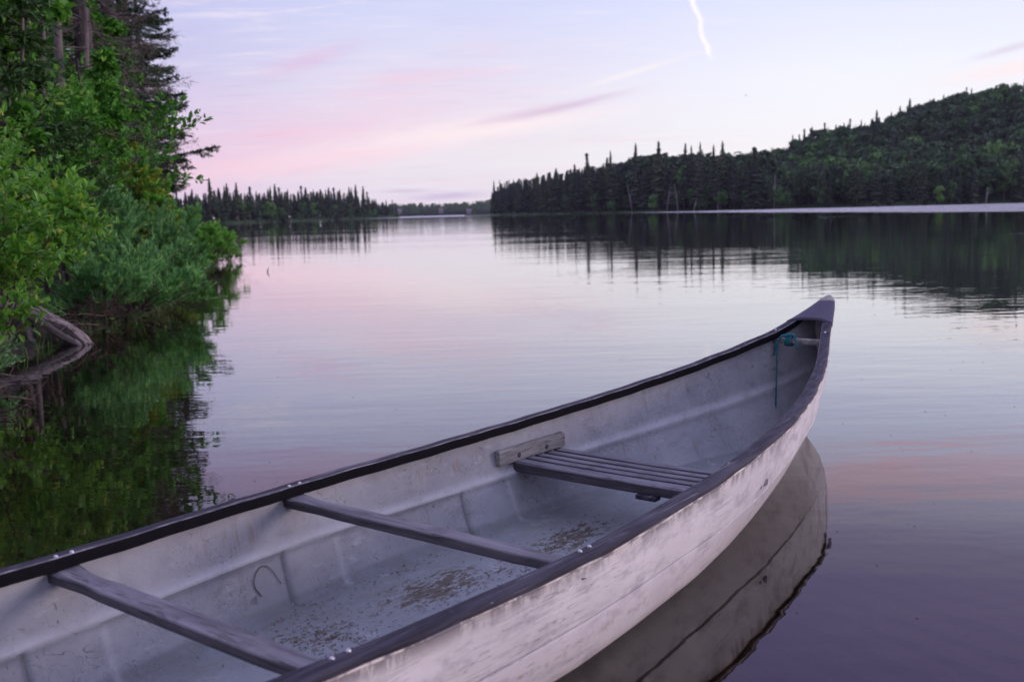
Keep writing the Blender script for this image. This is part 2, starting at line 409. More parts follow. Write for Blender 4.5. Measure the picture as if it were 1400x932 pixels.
def far_broad_mesh(seed, n=420, rx=.30, z0=.22, leaf=.05):
    """unit-height broadleaf crown: leaf clumps over several lobes"""
    r = np.random.RandomState(seed); nl = 11
    lob = []
    for i in range(nl):
        zz = r.uniform(z0+.12, .86); rr = rx*math.sqrt(max(.05, 1-((zz-.58)/.42)**2))
        a = r.uniform(0, 6.28); q = r.uniform(.2, .72)*rr
        lob.append((math.cos(a)*q, math.sin(a)*q, zz, r.uniform(.11, .19)))
    lob.append((0, 0, .84, .14))
    lob = np.array(lob); idx = r.randint(0, len(lob), n); L = lob[idx]
    d = r.normal(size=(n, 3)); d[:, 2] = np.abs(d[:, 2])*.9-.25; d /= np.linalg.norm(d, axis=1)[:, None]
    P = L[:, :3]+d*(L[:, 3:]*r.uniform(.75, 1.1, (n, 1)))
    nrm = d + r.normal(size=(n, 3))*.35; nrm /= np.linalg.norm(nrm, axis=1)[:, None]
    a = np.cross(nrm, r.normal(size=(n, 3))); a /= np.linalg.norm(a, axis=1)[:, None]; b = np.cross(nrm, a)
    s = leaf*r.uniform(.6, 1.3, (n, 1))
    V = np.stack([P-a*s, P-b*s*.8+nrm*s*.2, P+a*s, P+b*s*.8+nrm*s*.2], 1).reshape(-1, 3)
    Fq = np.arange(n*4).reshape(n, 4)
    return mesh('broadleaf_crown', V, Fq)
def trunk_mesh(seed, top=.8, rad=.009, lean=.02):
    r = np.random.RandomState(seed); b = MB(); p = []
    for i in range(5): p.append((r.uniform(-lean, lean)*i/4, r.uniform(-lean, lean)*i/4, top*i/4-.02))
    b.tube(p, [rad*(1-.8*i/4) for i in range(5)], 5)
    return b.me('trunk', True)
SPR = [far_spruce_mesh(1, slim=.125, bare=.12), far_spruce_mesh(2, slim=.10, bare=.25, club=.45), far_spruce_mesh(3, slim=.145, bare=.10),
       far_spruce_mesh(4, slim=.085, bare=.30, club=.55), far_spruce_mesh(5, slim=.115, bare=.2), far_spruce_mesh(6, slim=.10, bare=.16)]
BRD = [far_broad_mesh(11), far_broad_mesh(12, rx=.34), far_broad_mesh(13, rx=.26), far_broad_mesh(14, 460, .36)]
TRK = [trunk_mesh(21), trunk_mesh(22), trunk_mesh(23, .7, .012, .04)]
for me in SPR: me.materials.append(M_far_spruce)
BRD_L = [me.copy() for me in BRD]
for me in BRD: me.materials.append(M_far_leaf)
for me in BRD_L: me.materials.append(M_far_light)
TRK_P = [me.copy() for me in TRK]
for me in TRK: me.materials.append(M_darkbark)
for me in TRK_P: me.materials.append(M_birch)
rf = random.Random(77)
def put_tree(kind, x, y, z, H, label, group, var=None, wide=1.0, light=False, pale=False):
    root = empty({'s': 'spruce_tree', 'b': 'broadleaf_tree'}[kind], (x, y, z), rf.uniform(0, 6.28))
    root.scale = (H*wide, H*wide, H)
    tag(root, label, 'tree', group)
    if kind == 's': cm = SPR[var if var is not None else rf.randrange(len(SPR))]
    else:
        k = var if var is not None else rf.randrange(len(BRD)); cm = (BRD_L if light else BRD)[k]
    o = bpy.data.objects.new('crown', cm); C.objects.link(o); o.parent = root
    o = bpy.data.objects.new('trunk', (TRK_P if pale else TRK)[rf.randrange(3)]); C.objects.link(o); o.parent = root
    return root
# treeline heights by picture column (how high the tips reach, in picture rows)
TOPR = np.array([[672, 262], [690, 245], [704, 240], [740, 236], [800, 223], [850, 214], [900, 208], [960, 208], [1010, 207], [1060, 201], [1100, 190], [1150, 168], [1210, 158], [1300, 138], [1400, 126], [1500, 112]])
def horizon(px): return 291.6-(px-700)*.026
def top_h(px, row, depth): return 1.0+(horizon(px)-row)/F0*depth
cnt = {'s': 0, 'b': 0}
# right shore, front rows: tips follow the treeline left of x=1060
GR = 'spruces along the right far shore'; GRB = 'leafy trees along the right far shore'
def shore_depth(px, tab=RS): return float(np.interp(px, tab[:, 0], tab[:, 1]))
for i in range(150):
    px = 676 + (i+rf.random())/150*745
    dd = rf.uniform(0, 36); Y = shore_depth(px)+dd
    tgt = top_h(px, float(np.interp(px, TOPR[:, 0], TOPR[:, 1])), Y)
    z = float(right_z(px, dd))-.3
    if px < 1040:
        H = (tgt-z)*rf.choice([rf.uniform(.66, .9), rf.uniform(.84, 1.05)])
    else: H = rf.uniform(11, 17)
    put_tree('s', W(px, Y), Y, z, H, 'dark slender spruce in the dense treeline of the right far shore', GR, wide=rf.uniform(1.0, 1.45))
# singled-out tall ones
for px, row, wd, lab in [(904, 193, .62, 'tallest dark spruce, standing above the left half of the right shore treeline'),
                         (681, 247, .5, 'leftmost thin spruce at the water end of the right shore'),
                         (689, 246, .5, 'thin spruce beside the leftmost one at the water end of the right shore'),
                         (873, 197, .6, 'pair-topped tall spruce just left of the tallest spruce'),
                         (839, 207, .55, 'pointed spruce left of the tall spruce group on the right shore'),
                         (807, 210, .5, 'thin spruce with a bare top at the middle of the right shore treeline'),
                         (940, 196, .5, 'first of three thin spires right of the tallest spruce'),
                         (948, 200, .5, 'second of three thin spires right of the tallest spruce'),
                         (960, 195, .42, 'sharp thin spire, third right of the tallest spruce'),
                         (990, 194, .62, 'stout dark spruce tip where the leafy hillside begins'),
                         (978, 199, .5, 'slim spruce beside the stout one where the leafy hillside begins')]:
    Y = shore_depth(px)+14; z = float(right_z(px, 14))-.3
    put_tree('s', W(px, Y), Y, z, top_h(px, row, Y)-z, lab, None, wide=wd*1.75, var=1 if 'bare' in lab else (0, 4, 5)[int(px) % 3])
for i in range(110):
    px = 740 + (i+rf.random())/110*690
    if px < 930 and rf.random() < .6: continue
    dd = rf.uniform(0, 26) if px < 1000 else rf.uniform(0, 60); Y = shore_depth(px)+dd
    z = float(right_z(px, dd))-.3
    H = rf.uniform(6, 10) if px < 930 or dd < 8 else rf.uniform(10, 18)
    put_tree('b', W(px, Y), Y, z, H, 'rounded leafy tree in front of the spruces on the right far shore', GRB, light=rf.random() < .3, pale=rf.random() < .7, wide=rf.uniform(.8, 1.1))
# pale bare leaning birch trunks
def put_stem(px, dd, H, lean, lab):
    Y = shore_depth(px)+dd; b = MB()
    b.tube([(0, 0, 0), (lean*.4, 0, H*.5), (lean, 0, H)], [.16, .12, .04], 5)
    b.tube([(lean*.45, 0, H*.55), (lean*.45+1.2, .3, H*.8)], [.07, .02], 4)
    o = b.build('dead_birch', M_birch, None, True); o.location = (W(px, Y), Y, float(right_z(px, dd))-.3)
    tag(o, lab, 'dead tree')
for px, dd, H, lean, lab in [(868, -1, 13, -2.2, 'pale leaning dead birch trunk below the tall spruces'), (914, -1, 11, 1.6, 'pale forked dead birch at the shore right of the tallest spruce'),
                             (930, 0, 12, -1.5, 'pale thin dead birch leaning left, right of the tallest spruce'), (950, -2, 6, 1.5, 'short pale snag leaning at the water edge under the thin spires'),
                             (984, -1, 9, .2, 'upright pale snag below the stout spruce tip'), (1347, -2, 7, .6, 'pale snag near the right edge of the far shore'),
                             (1060, 0, 14, .3, 'tall straight pale snag at the foot of the leafy hillside')]:
    put_stem(px, dd, H, lean, lab)
# hillside individuals: nearest ones you can see; ridge-line spruces
GH = 'trees on the right hillside'
for px, row, wd, lab in [(1241, 138, .8, 'lone dark spruce standing out on the ridge line, tallest on the skyline'), (1197, 151, .8, 'pointed spruce on the ridge line left of the lone tallest one'),
                         (1028, 195, .8, 'small dark spruce tip where the ridge begins to rise'), (1273, 138, 1.1, 'broad dark spruce on the ridge line right of the lone one'),
                         (1317, 129, .9, 'dark spruce tip high on the ridge line'), (1351, 124, .8, 'slender spruce on the ridge line nearest the right edge'), (1228, 148, .8, 'short spruce on the ridge line beside the lone one')]:
    dd = 182; Y = shore_depth(px)+dd; z = float(right_z(px, dd))-.3
    put_tree('s', W(px, Y), Y, z, min(17, max(8, top_h(px, row, Y)-z)), lab, None, wide=wd*1.5, var=2)
hill_rest = []
n_s = n_b = 0
cand = []
for i in range(2300):
    px = rf.uniform(985, 1640); dd = 16+rf.random()**.9*215; cand.append((dd, px))
cand.sort()
for dd, px in cand:
    Y = shore_depth(px)+dd; z = float(right_z(px, dd))-.3
    fade = min(1, max(0, (px-1010)/90))
    patch = math.sin(px*.017+dd*.021)+math.sin(px*.043-dd*.05+2)
    kind = 's' if rf.random() < (.42 if patch < .2 else .20) else 'b'
    H = (rf.uniform(7, 14) if kind == 'b' else rf.uniform(10, 17))*(.7+.3*fade)
    vis = px < 1410
    light = (patch > .9 and rf.random() < .6) or rf.random() < .12
    if dd > 150: H *= .8
    if vis and kind == 's' and n_s < 45:
        n_s += 1; put_tree('s', W(px, Y), Y, z, H, 'dark spruce on the lower slope of the right hillside', GH+' (spruces)')
    elif vis and kind == 'b' and n_b < 180:
        n_b += 1; put_tree('b', W(px, Y), Y, z, H, 'round leafy crown on the lower slope of the right hillside', GH+' (leafy)', light=light, wide=rf.uniform(1.15, 1.6))
    else: hill_rest.append((kind, W(px, Y), Y, z, H, light))
# left peninsula
GL = 'spruces on the left far shore'
TOPL = np.array([[240, 262], [262, 262], [300, 256], [360, 258], [420, 256], [470, 256], [495, 259], [515, 266], [530, 271], [549, 276]])
for i in range(68):
    px = 236 + (i+rf.random())/68*312
    dd = rf.uniform(0, 30); Y = shore_depth(px, LS)+dd; z = float(left_z(px, dd))-.3
    tgt = top_h(px, float(np.interp(px, TOPL[:, 0], TOPL[:, 1])), Y)
    put_tree('s', W(px, Y), Y, z, (tgt-z)*rf.uniform(.72, 1.06), 'dark spruce in the treeline of the left far shore', GL, wide=rf.uniform(1.0, 1.5))
for px, row, lab in [(297, 243, 'tallest spruce on the left far shore, near the leaning bank trees'), (320, 250, 'spruce spire right of the tallest one on the left far shore'), (333, 249, 'second spire right of the tallest one on the left far shore'),
                     (494, 252, 'tall thin spruce near the open end of the left far shore'), (504, 254, 'thin spruce closest to the open end of the left far shore'), (485, 255, 'bare-stemmed spruce third from the open end of the left far shore'),
                     (385, 251, 'pointed spruce over the middle of the left far shore')]:
    Y = shore_depth(px, LS)+10; z = float(left_z(px, 10))-.3
    put_tree('s', W(px, Y), Y, z, top_h(px, row, Y)-z, lab, None, wide=1.15, var=4)
for i in range(40):
    px = 236 + (i+rf.random())/40*312; dd = rf.uniform(-1, 12); Y = shore_depth(px, LS)+dd; z = float(left_z(px, max(dd, 0)))-.3
    put_tree('b', W(px, Y), Y, z, rf.uniform(4, 9), 'small leafy tree at the foot of the left far shore spruces', 'leafy trees on the left far shore', pale=rf.random() < .5, light=rf.random() < .25)

def merged_forest(name, items, label):
    VV = []; FF = []; MI = []; base = 0
    cache = {}
    def arr(me):
        if me.name not in cache:
            v = np.empty(len(me.vertices)*3, np.float32); me.vertices.foreach_get('co', v)
            k = len(me.polygons[0].vertices); f = np.empty(len(me.loops), np.int32); me.loops.foreach_get('vertex_index', f)
            f = f.reshape(-1, k)
            if k == 4: f = np.concatenate([f[:, [0, 1, 2]], f[:, [0, 2, 3]]])
            cache[me.name] = (v.reshape(-1, 3), f)
        return cache[me.name]
    for kind, x, y, z, H, light in items:
        me = rf.choice(SPR if kind == 's' else BRD); v, f = arr(me)
        a = rf.uniform(0, 6.28); ca, sa = math.cos(a)*H, math.sin(a)*H; w = rf.uniform(1.1, 1.6) if kind == 'b' else .95
        nv = np.stack([(v[:, 0]*ca-v[:, 1]*sa)*w+x, (v[:, 0]*sa+v[:, 1]*ca)*w+y, v[:, 2]*H+z], -1)
        VV.append(nv); FF.append(f+base); base += len(nv); MI.append(np.full(len(f), 0 if kind == 's' else (2 if light else 1)))
    me = mesh(name, np.concatenate(VV), np.concatenate(FF), False, np.concatenate(MI))
    o = link(name, me, None, [M_far_spruce, M_far_leaf, M_far_light]); tag(o, label, 'forest', None, 'stuff'); return o
merged_forest('hillside_forest', hill_rest, 'dense mixed forest covering the upper hillside on the right')
items = []
for i in range(800):
    px = rf.uniform(676, 1100); dd = rf.uniform(30, 80); Y = shore_depth(px)+dd
    row = float(np.interp(px, TOPR[:, 0], TOPR[:, 1])); z = float(right_z(px, dd))-.3
    if px < 1050: items.append(('b' if px > 860 and rf.random() < .3 else 's', W(px, Y), Y, z, max(6, (top_h(px, row+5, Y)-z))*rf.uniform(.74, 1.0), False))
for i in range(330):
    px = rf.uniform(100, 540); dd = rf.uniform(30, 90); Y = shore_depth(px, LS)+dd
    row = float(np.interp(px, TOPL[:, 0], TOPL[:, 1])); z = float(left_z(px, dd))-.3
    items.append(('s', W(px, Y), Y, z, max(5, (top_h(px, row+5, Y)-z))*rf.uniform(.75, 1.0), False))
merged_forest('shore_forest', items, 'dark depth of spruce forest behind both far treelines')
items = []
for i in range(1500):
    px = rf.uniform(470, 760); dd = rf.random()**1.3*250; Y = 1500+dd
    items.append((rf.choice('sssb'), W(px, Y), Y, float(far_z(px, dd))-.5, rf.uniform(7, 13), False))
merged_forest('distant_forest', items, 'low purple-blue wooded hills far across the lake')

# cottages far off
m, t, out = new_mat('cottage_wall'); pbr(t, out, t.mix(t.noise(obc(t), 1.5, 3), g3(.24, .22, .27), g3(.33, .31, .36)), .8); M_cwall = m
m, t, out = new_mat('cottage_roof'); pbr(t, out, t.mix(t.noise(obc(t), 2, 3), g3(.10, .08, .09), g3(.16, .13, .13)), .8); M_croof = m
m, t, out = new_mat('dark_window'); pbr(t, out, g3(.03, .035, .045), .15); M_cwin = m
for px, row, w_, lab in [(552, 288, 6, 'tiny pale cottage by the water just right of the left peninsula'), (608, 287.5, 5.5, 'tiny pale cottage among the far trees in the middle of the gap'), (646, 288, 6.5, 'tiny pale cottage with dark roof near the right shore point')]:
    Y = 1497; r_ = empty('cottage', (W(px, Y), Y, 1.0)); tag(r_, lab, 'cottage', None)
    r_.location.z = max(.6, 1.0+(horizon(px)-row-4)/F0*Y)
    b = MB(); b.add([(-w_/2, 0, 0), (w_/2, 0, 0), (w_/2, 7, 0), (-w_/2, 7, 0), (-w_/2, 0, 4), (w_/2, 0, 4), (w_/2, 7, 4), (-w_/2, 7, 4), (-w_/2, 3.5, 7), (w_/2, 3.5, 7)],
                    [(0, 1, 5, 4), (1, 2, 6, 5), (2, 3, 7, 6), (3, 0, 4, 7), (4, 7, 8), (5, 9, 6)]); b.build('wall', M_cwall, r_)
    b = MB()
    for s in (0, 1):
        y0 = -.6 if s == 0 else 7.6
        b.add([(-w_/2-.5, y0, 3.6), (w_/2+.5, y0, 3.6), (w_/2+.5, 3.5, 7.3), (-w_/2-.5, 3.5, 7.3), (-w_/2-.5, y0, 3.4), (w_/2+.5, y0, 3.4), (w_/2+.5, 3.5, 7.1), (-w_/2-.5, 3.5, 7.1)],
              [(0, 1, 2, 3), (7, 6, 5, 4), (0, 4, 5, 1), (1, 5, 6, 2), (3, 2, 6, 7), (0, 3, 7, 4)])
    b.build('roof', M_croof, r_)
    for k in (-1, 1):
        b = MB(); b.box((k*w_*.25, -.05, 2.0), (.7, 0, 0), (0, .04, 0), (0, 0, .7)); b.build('window', M_cwin, r_)

# ------------------------------------------------------------------ canoe geometry tables (s = metres back from the bow tip)
LC = 5.4
AX = Vector((.6142, .7892, 0)); TIP = Vector((1.441, 4.499, 0))
def tabf(tab):
    a = np.array(tab, float)
    # monotone-ish smooth interpolation (Catmull through linear fallback)
    xs_ = np.linspace(a[0, 0], a[-1, 0], 400); ys_ = np.interp(xs_, a[:, 0], a[:, 1])
    k = np.ones(17)/17; yp = np.concatenate([2*ys_[0]-ys_[1:9][::-1], ys_, 2*ys_[-1]-ys_[-9:-1][::-1]])
    ysm = np.convolve(yp, k, 'valid'); ysm[0] = ys_[0]
    return lambda s: float(np.interp(min(s, LC-s), xs_, ysm))
zS = tabf([(0, .58), (.15, .525), (.33, .465), (.6, .405), (.84, .367), (1.05, .342), (1.24, .325), (1.46, .309), (1.8, .294), (2.1, .285), (2.5, .281), (2.7, .28)])
hS = tabf([(-.02, .022), (0, .026), (.1, .056), (.28, .113), (.49, .183), (.74, .262), (1.05, .337), (1.4, .403), (1.8, .452), (2.1, .478), (2.5, .50), (2.7, .506)])
zCr = tabf([(-.02, .30), (.1, .262), (.36, .205), (.7, .165), (1.2, .135), (1.6, .118), (2.0, .108), (2.7, .112)])
hCr = tabf([(-.02, .004), (.1, .030), (.36, .108), (.7, .208), (1.2, .318), (1.6, .388), (2.0, .432), (2.5, .462), (2.7, .468)])
hW = tabf([(.25, .003), (.42, .045), (.7, .118), (1.136, .226), (1.5, .308), (1.78, .36), (2.08, .402), (2.47, .43), (2.7, .438)])
# row = (s at stem, fn z, fn half width)
def row_curve(k, s, outer=True):
    o = 0. if outer else -.006
    if k == 'sheer': return zS(s)-.006, max(.006, hS(s)-.012)+o
    if k == 'upmid':
        z = .5*(zS(s)+zCr(s)); return z, max(.005, .5*(hS(s)-.010+hCr(s))+.003*min(1, s))+o
    if k == 'crease': return zCr(s), max(.005, hCr(s))+o
    if k == 'low':
        z = .52*zCr(s); return z, max(.004, .5*(hCr(s)+hW(s))+.006*min(1, s))+o
    if k == 'wl': return 0., max(.004, hW(s))+o
s_lo = .25
def canoe_pt(s, n_, z): return (s, n_, z)

def make_hull():
    U = np.linspace(0, 1, 181); U = .5-.5*np.cos(U*math.pi)*(.55)-.5*.45*(1-2*U)   # denser at the ends
    U = (U-U[0])/(U[-1]-U[0])
    rows_o = [('keel', .62), ('k2', .55), ('bilge', .44), ('chine', .34), ('wl', .262), ('l1', .17), ('low', .09), ('l2', .03), ('crease', -.005), ('c2', -.012), ('c3', -.014), ('u1', -.024), ('upmid', -.028), ('u2', -.022), ('sheer', -.004)]
    stemz = {'keel': -.052, 'k2': -.048, 'bilge': -.038, 'chine': -.02, 'wl': 0, 'l1': .065, 'low': .13, 'l2': .20, 'crease': .285, 'c2': .292, 'c3': .30, 'u1': .37, 'upmid': .43, 'u2': .50, 'sheer': .572}
    def val(k, s):
        e = min(s, LC-s); h = hW(s); full = min(1, max(0, (e-.3)/.8))
        if k == 'keel': return -.055, .0
        if k == 'k2': return -.053, h*.45
        if k == 'bilge': return -.046, h*(.80)
        if k == 'chine': return -.026, h*(.945)
        if k == 'wl': return row_curve('wl', s)
        if k == 'low': return row_curve('low', s)
        if k == 'l1':
            a, b = row_curve('wl', s); c, d = row_curve('low', s); return .5*(a+c), .5*(b+d)+.004*full
        if k == 'l2':
            a, b = row_curve('low', s); c, d = row_curve('crease', s); return .55*a+.45*c, .55*b+.45*d+.003*full
        if k == 'crease': return row_curve('crease', s)
        if k == 'c2':     # small step above the crease: the strake overlaps
            a, b = row_curve('crease', s); return a+.004, b-.004*full
        if k == 'c3':
            a, b = row_curve('crease', s); return a+.009, b+.003*full
        if k == 'upmid': return row_curve('upmid', s)
        if k == 'u1':
            a, b = row_curve('crease', s); c, d = row_curve('upmid', s); return .5*(a+c)+.006, .5*(b+d)+.004*full
        if k == 'u2':
            a, b = row_curve('upmid', s); c, d = row_curve('sheer', s); return .5*(a+c), .5*(b+d)
        if k == 'sheer': return row_curve('sheer', s)
    V = []; Fs = []; nU = len(U); nR = len(rows_o); groove_shade = []; strake = []; ridge_glint = []  # vertex masks: painted groove shade, lower strake, painted ridge highlight
    grid = {}
    for side in (-1, 1):
        for r_, (k, s0) in enumerate(rows_o):
            for i, u in enumerate(U):
                s = s0 + u*(LC-2*s0); z, h = val(k, s); e = min(s, LC-s)-s0
                b = max(0, 1-e/.16)**2                        # blend to the stem profile
                z = z*(1-b)+stemz[k]*b; h = h*(1-b)+.0045*b
                if i in (0, nU-1): h = .0015
                grid[side, r_, i] = len(V); V.append((s, side*h, z)); groove_shade.append(1. if k == 'c2' else 0.); strake.append(1. if r_ <= 8 else 0.)
    for side in (-1, 1):
        for r_ in range(nR-1):
            for i in range(nU-1):
                q = [grid[side, r_, i], grid[side, r_, i+1], grid[side, r_+1, i+1], grid[side, r_+1, i]]
                Fs.append(q if side == 1 else q[::-1])
    for r_ in range(nR-1):                                     # close the stems and the keel
        for i, fl in ((0, 1), (nU-1, 0)):
            q = [grid[-1, r_, i], grid[1, r_, i], grid[1, r_+1, i], grid[-1, r_+1, i]]
            Fs.append(q if fl else q[::-1])
    me_idx = [0]*len(Fs)
    # inner skin
    def inner(s, v):
        """v 0 floor edge .. 1 sheer -> (z, h)"""
        zf = -.020; e = min(s, LC-s)
        zc, hc = zCr(s)+.014, hCr(s)-.006; zs_, hs_ = row_curve('sheer', s); hs_ -= .007
        hf = max(.003, hW(s)-.022)
        hf = min(hf, hc)
        if e < .5: zf = -.020+ (1-min(1, max(0, (e-.06)/.44)))**2*.28
        if v < .5:
            q = v/.5; z = zf+(zc-zf)*q; h = hf+(hc-hf)*(q**.72)
            pad = 0
            for c0, hw_ in ((.62, .0), (2.70, .085), (3.42, .085), (1.98, .10), (4.3, .09)):
                if hw_:
                    a = (abs(s-c0)-hw_)/(.010 if s > c0 else .034); a = 1/(1+math.exp(max(-30, min(30, a*2.2))))
                    pad += a*.007*(1-q**3)
            h -= pad
            for c1 in (2.70+.085, 3.42+.085, 1.98+.10): h += .006*math.exp(-((s-c1-.006)/.008)**2)*(1 if q < .8 else max(0, (1-q)/.2))
        else:
            q = (v-.5)/.5; z = zc+(zs_-zc)*q; h = hc+(hs_-hc)*q + .004*math.sin(math.pi*q)
        # raised bead along the fold
        h -= .009*math.exp(-((v-.5)/.04)**2)*min(1, e/.5)
        return z, max(.002, h)
    nI, nV = 900, 34
    base = len(V); idx = {}
    vs = [j/(nV-1) for j in range(nV)]
    for side in (-1, 1):
        for i in range(nI):
            s = .035+(LC-.07)*i/(nI-1)
            for j, v in enumerate(vs):
                z, h = inner(s, v); idx[side, i, j] = len(V); V.append((s, side*h, z)); groove_shade.append(max([math.exp(-((s-c1-.006)/.007)**2) for c1 in (2.785, 3.505, 2.08)])*(1. if v < .44 else max(0., (.5-v)/.06))*.8); strake.append(0.); ridge_glint.append((len(V)-1, min(1, math.exp(-((v-.515)/.035)**2) + (1 if v < .45 else 0)*.7*max([math.exp(-((s-c1)/.010)**2) for c1 in (2.60, 3.32, 1.87)]))))
    for side in (-1, 1):
        for i in range(nI-1):
            for j in range(nV-1):
                q = [idx[side, i, j], idx[side, i, j+1], idx[side, i+1, j+1], idx[side, i+1, j]]
                Fs.append(q if side == 1 else q[::-1]); me_idx.append(1)
    # floor, slightly crowned
    nf = 12; fl = {}
    for i in range(nI):
        a = V[idx[-1, i, 0]]; b = V[idx[1, i, 0]]
        for j in range(nf+1):
            if j == 0: fl[i, j] = idx[-1, i, 0]
            elif j == nf: fl[i, j] = idx[1, i, 0]
            else:
                q = j/nf; fl[i, j] = len(V); V.append((a[0], a[1]+(b[1]-a[1])*q, a[2]+.006*math.sin(math.pi*q)))
    for i in range(nI-1):
        for j in range(nf):
            Fs.append([fl[i, j], fl[i, j+1], fl[i+1, j+1], fl[i+1, j]][::-1]); me_idx.append(1)
    # inner end walls
    for i, f_ in ((0, 1), (nI-1, 0)):
        for j in range(nV-1):
            q = [idx[-1, i, j], idx[-1, i, j+1], idx[1, i, j+1], idx[1, i, j]]; Fs.append(q if f_ else q[::-1]); me_idx.append(1)
    me = mesh('hull', np.array(V), Fs, True, me_idx)
    me.set_sharp_from_angle(angle=R(32))
    wa = [0.]*len(V)
    for q_, v_ in ridge_glint: wa[q_] = v_
    at = me.attributes.new('ridge_glint', 'FLOAT', 'POINT'); at.data.foreach_set('value', wa)
    for nm, arr_ in (('groove_shade', groove_shade), ('strake', strake)):
        at = me.attributes.new(nm, 'FLOAT', 'POINT'); at.data.foreach_set('value', (arr_+[0.]*len(V))[:len(V)])
    return me

# ------------------------------------------------------------------ canoe materials
def hull_mat(inside):
    m, t, out = new_mat('worn_inner_hull' if inside else 'scuffed_outer_hull'); o = obc(t); s_, n_, z_ = t.sep(o)
    a_d = t.node('ShaderNodeAttribute'); a_d.attribute_name = 'groove_shade'; a_s = t.node('ShaderNodeAttribute'); a_s.attribute_name = 'strake'
    big = t.noise(o, 2.6, 5, .6); mid_ = t.noise(o, 13, 5, .65); fine = t.noise(o, 70, 4, .7)
    if inside:
        col = t.mix(t.smooth(big, .3, .7), g3(.228, .230, .258), g3(.318, .320, .345))
        # clean upper panel slightly warmer, floor greyer green
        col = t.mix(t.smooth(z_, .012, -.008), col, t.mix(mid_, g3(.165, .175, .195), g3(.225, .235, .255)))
        grim = t.noise(t.mapping(o, (4, 4, 9)), 1.7, 7, .7)
        col = t.mix(t.math('MULTIPLY', t.smooth(grim, .50, .72), .55), col, g3(.17, .17, .19))
        col = t.mix(t.math('MULTIPLY', t.smooth(mid_, .54, .72), .40), col, g3(.20, .205, .22))
        lite = t.noise(t.mapping(o, (5, 5, 14), (4, 1, 2)), 2.0, 6, .72)
        col = t.mix(t.math('MULTIPLY', t.smooth(lite, .56, .74), .5), col, g3(.46, .455, .48))
        stn = t.noise(t.mapping(o, (26, 8, 2.5), (1, 3, 2)), 1.0, 4, .6)
        col = t.mix(t.math('MULTIPLY', t.smooth(stn, .58, .74), t.math('MULTIPLY', t.smooth(z_, .0, .03), .35)), col, g3(.16, .15, .15))
        # thin dark scratches and hair-like marks
        for k, (sc, ds) in enumerate(((9, 2.2), (17, 3.0), (26, 2.0))):
            sn = t.noise(t.mapping(o, (1, 1, 1), (k*3.3, 1.1*k, 0)), sc, 2, .5, ds)
            line = t.math('SUBTRACT', 1.0, t.smooth(t.math('ABSOLUTE', t.math('SUBTRACT', sn, .5)), 0., .011))
            gate = t.smooth(t.noise(t.mapping(o, loc=(k*7.7, 0, 2)), 4.5, 3), .48, .60)
            col = t.mix(t.math('MULTIPLY', t.math('MULTIPLY', line, gate), .8), col, g3(.07, .07, .08))
        # specks
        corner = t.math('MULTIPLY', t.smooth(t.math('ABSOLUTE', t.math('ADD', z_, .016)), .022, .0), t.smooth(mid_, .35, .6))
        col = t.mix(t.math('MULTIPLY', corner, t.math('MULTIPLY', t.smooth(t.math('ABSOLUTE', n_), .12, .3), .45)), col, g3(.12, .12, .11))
        sp = t.node('ShaderNodeTexVoronoi'); sp.inputs['Scale'].default_value = 60; t.put(sp.inputs['Vector'], o)
        spk = t.math('MULTIPLY', t.smooth(sp.outputs['Distance'], .13, .06), t.smooth(t.noise(o, 22, 2), .55, .62))
        col = t.mix(t.math('MULTIPLY', spk, .7), col, g3(.09, .06, .05))
        # brown runs under the gunwale and dried mud patches on the floor
        def at_(s0, n0, ws, wn):
            a = t.math('DIVIDE', t.math('SUBTRACT', s_, s0), ws); b = t.math('DIVIDE', t.math('SUBTRACT', n_, n0), wn)
            return t.math('EXPONENT', t.math('MULTIPLY', t.math('ADD', t.math('MULTIPLY', a, a), t.math('MULTIPLY', b, b)), -1.))
        mudn = t.noise(t.mapping(o, (24, 60, 20), rot=(0, 0, R(-24))), 1.0, 6, .66, .7)
        floor_ = t.smooth(z_, .0, -.008)
        for (s0, n0, ws, wn, th) in ((2.50, -.17, .17, .10, .52), (2.90, -.20, .12, .10, .60), (1.95, -.10, .20, .07, .52), (2.25, -.10, .10, .07, .62)):
            g = at_(s0, n0, ws, wn)
            mk = t.math('MULTIPLY', t.smooth(t.math('ADD', mudn, t.math('MULTIPLY', g, .16)), th+.065, th+.10), t.math('MULTIPLY', floor_, t.smooth(g, .12, .45)))
            col = t.mix(t.math('MULTIPLY', mk, .9), col, g3(.07, .052, .034))
        run = t.noise(t.mapping(o, (75, 12, 9)), 1.0, 4, .6)
        for (s0, z0, ws, wz) in ((2.93, .19, .10, .035), (1.30, .11, .09, .03), (2.1, .2, .2, .02)):
            a = t.math('DIVIDE', t.math('SUBTRACT', s_, s0), ws); b = t.math('DIVIDE', t.math('SUBTRACT', z_, z0), wz)
            g = t.math('EXPONENT', t.math('MULTIPLY', t.math('ADD', t.math('MULTIPLY', a, a), t.math('MULTIPLY', b, b)), -1.))
            mk = t.math('MULTIPLY', t.math('MULTIPLY', g, t.smooth(run, .52, .62)), t.smooth(n_, 0., -.05))
            col = t.mix(t.math('MULTIPLY', mk, .75), col, g3(.20, .155, .11))
        # fine weave; below it, ridge highlight and groove shade painted into the colour
        weave = t.noise(t.mapping(o, (140, 140, 18)), 1.0, 2)
        a_w = t.node('ShaderNodeAttribute'); a_w.attribute_name = 'ridge_glint'
        col = t.mix(t.math('MULTIPLY', a_w.outputs['Fac'], t.smooth(mid_, .3, .6, .25, .6)), col, g3(.50, .50, .53))
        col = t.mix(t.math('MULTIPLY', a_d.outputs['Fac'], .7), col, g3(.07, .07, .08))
        h = t.math('ADD', t.math('MULTIPLY', big, 1.0), t.math('ADD', t.math('MULTIPLY', mid_, .25), t.math('MULTIPLY', weave, .06)))
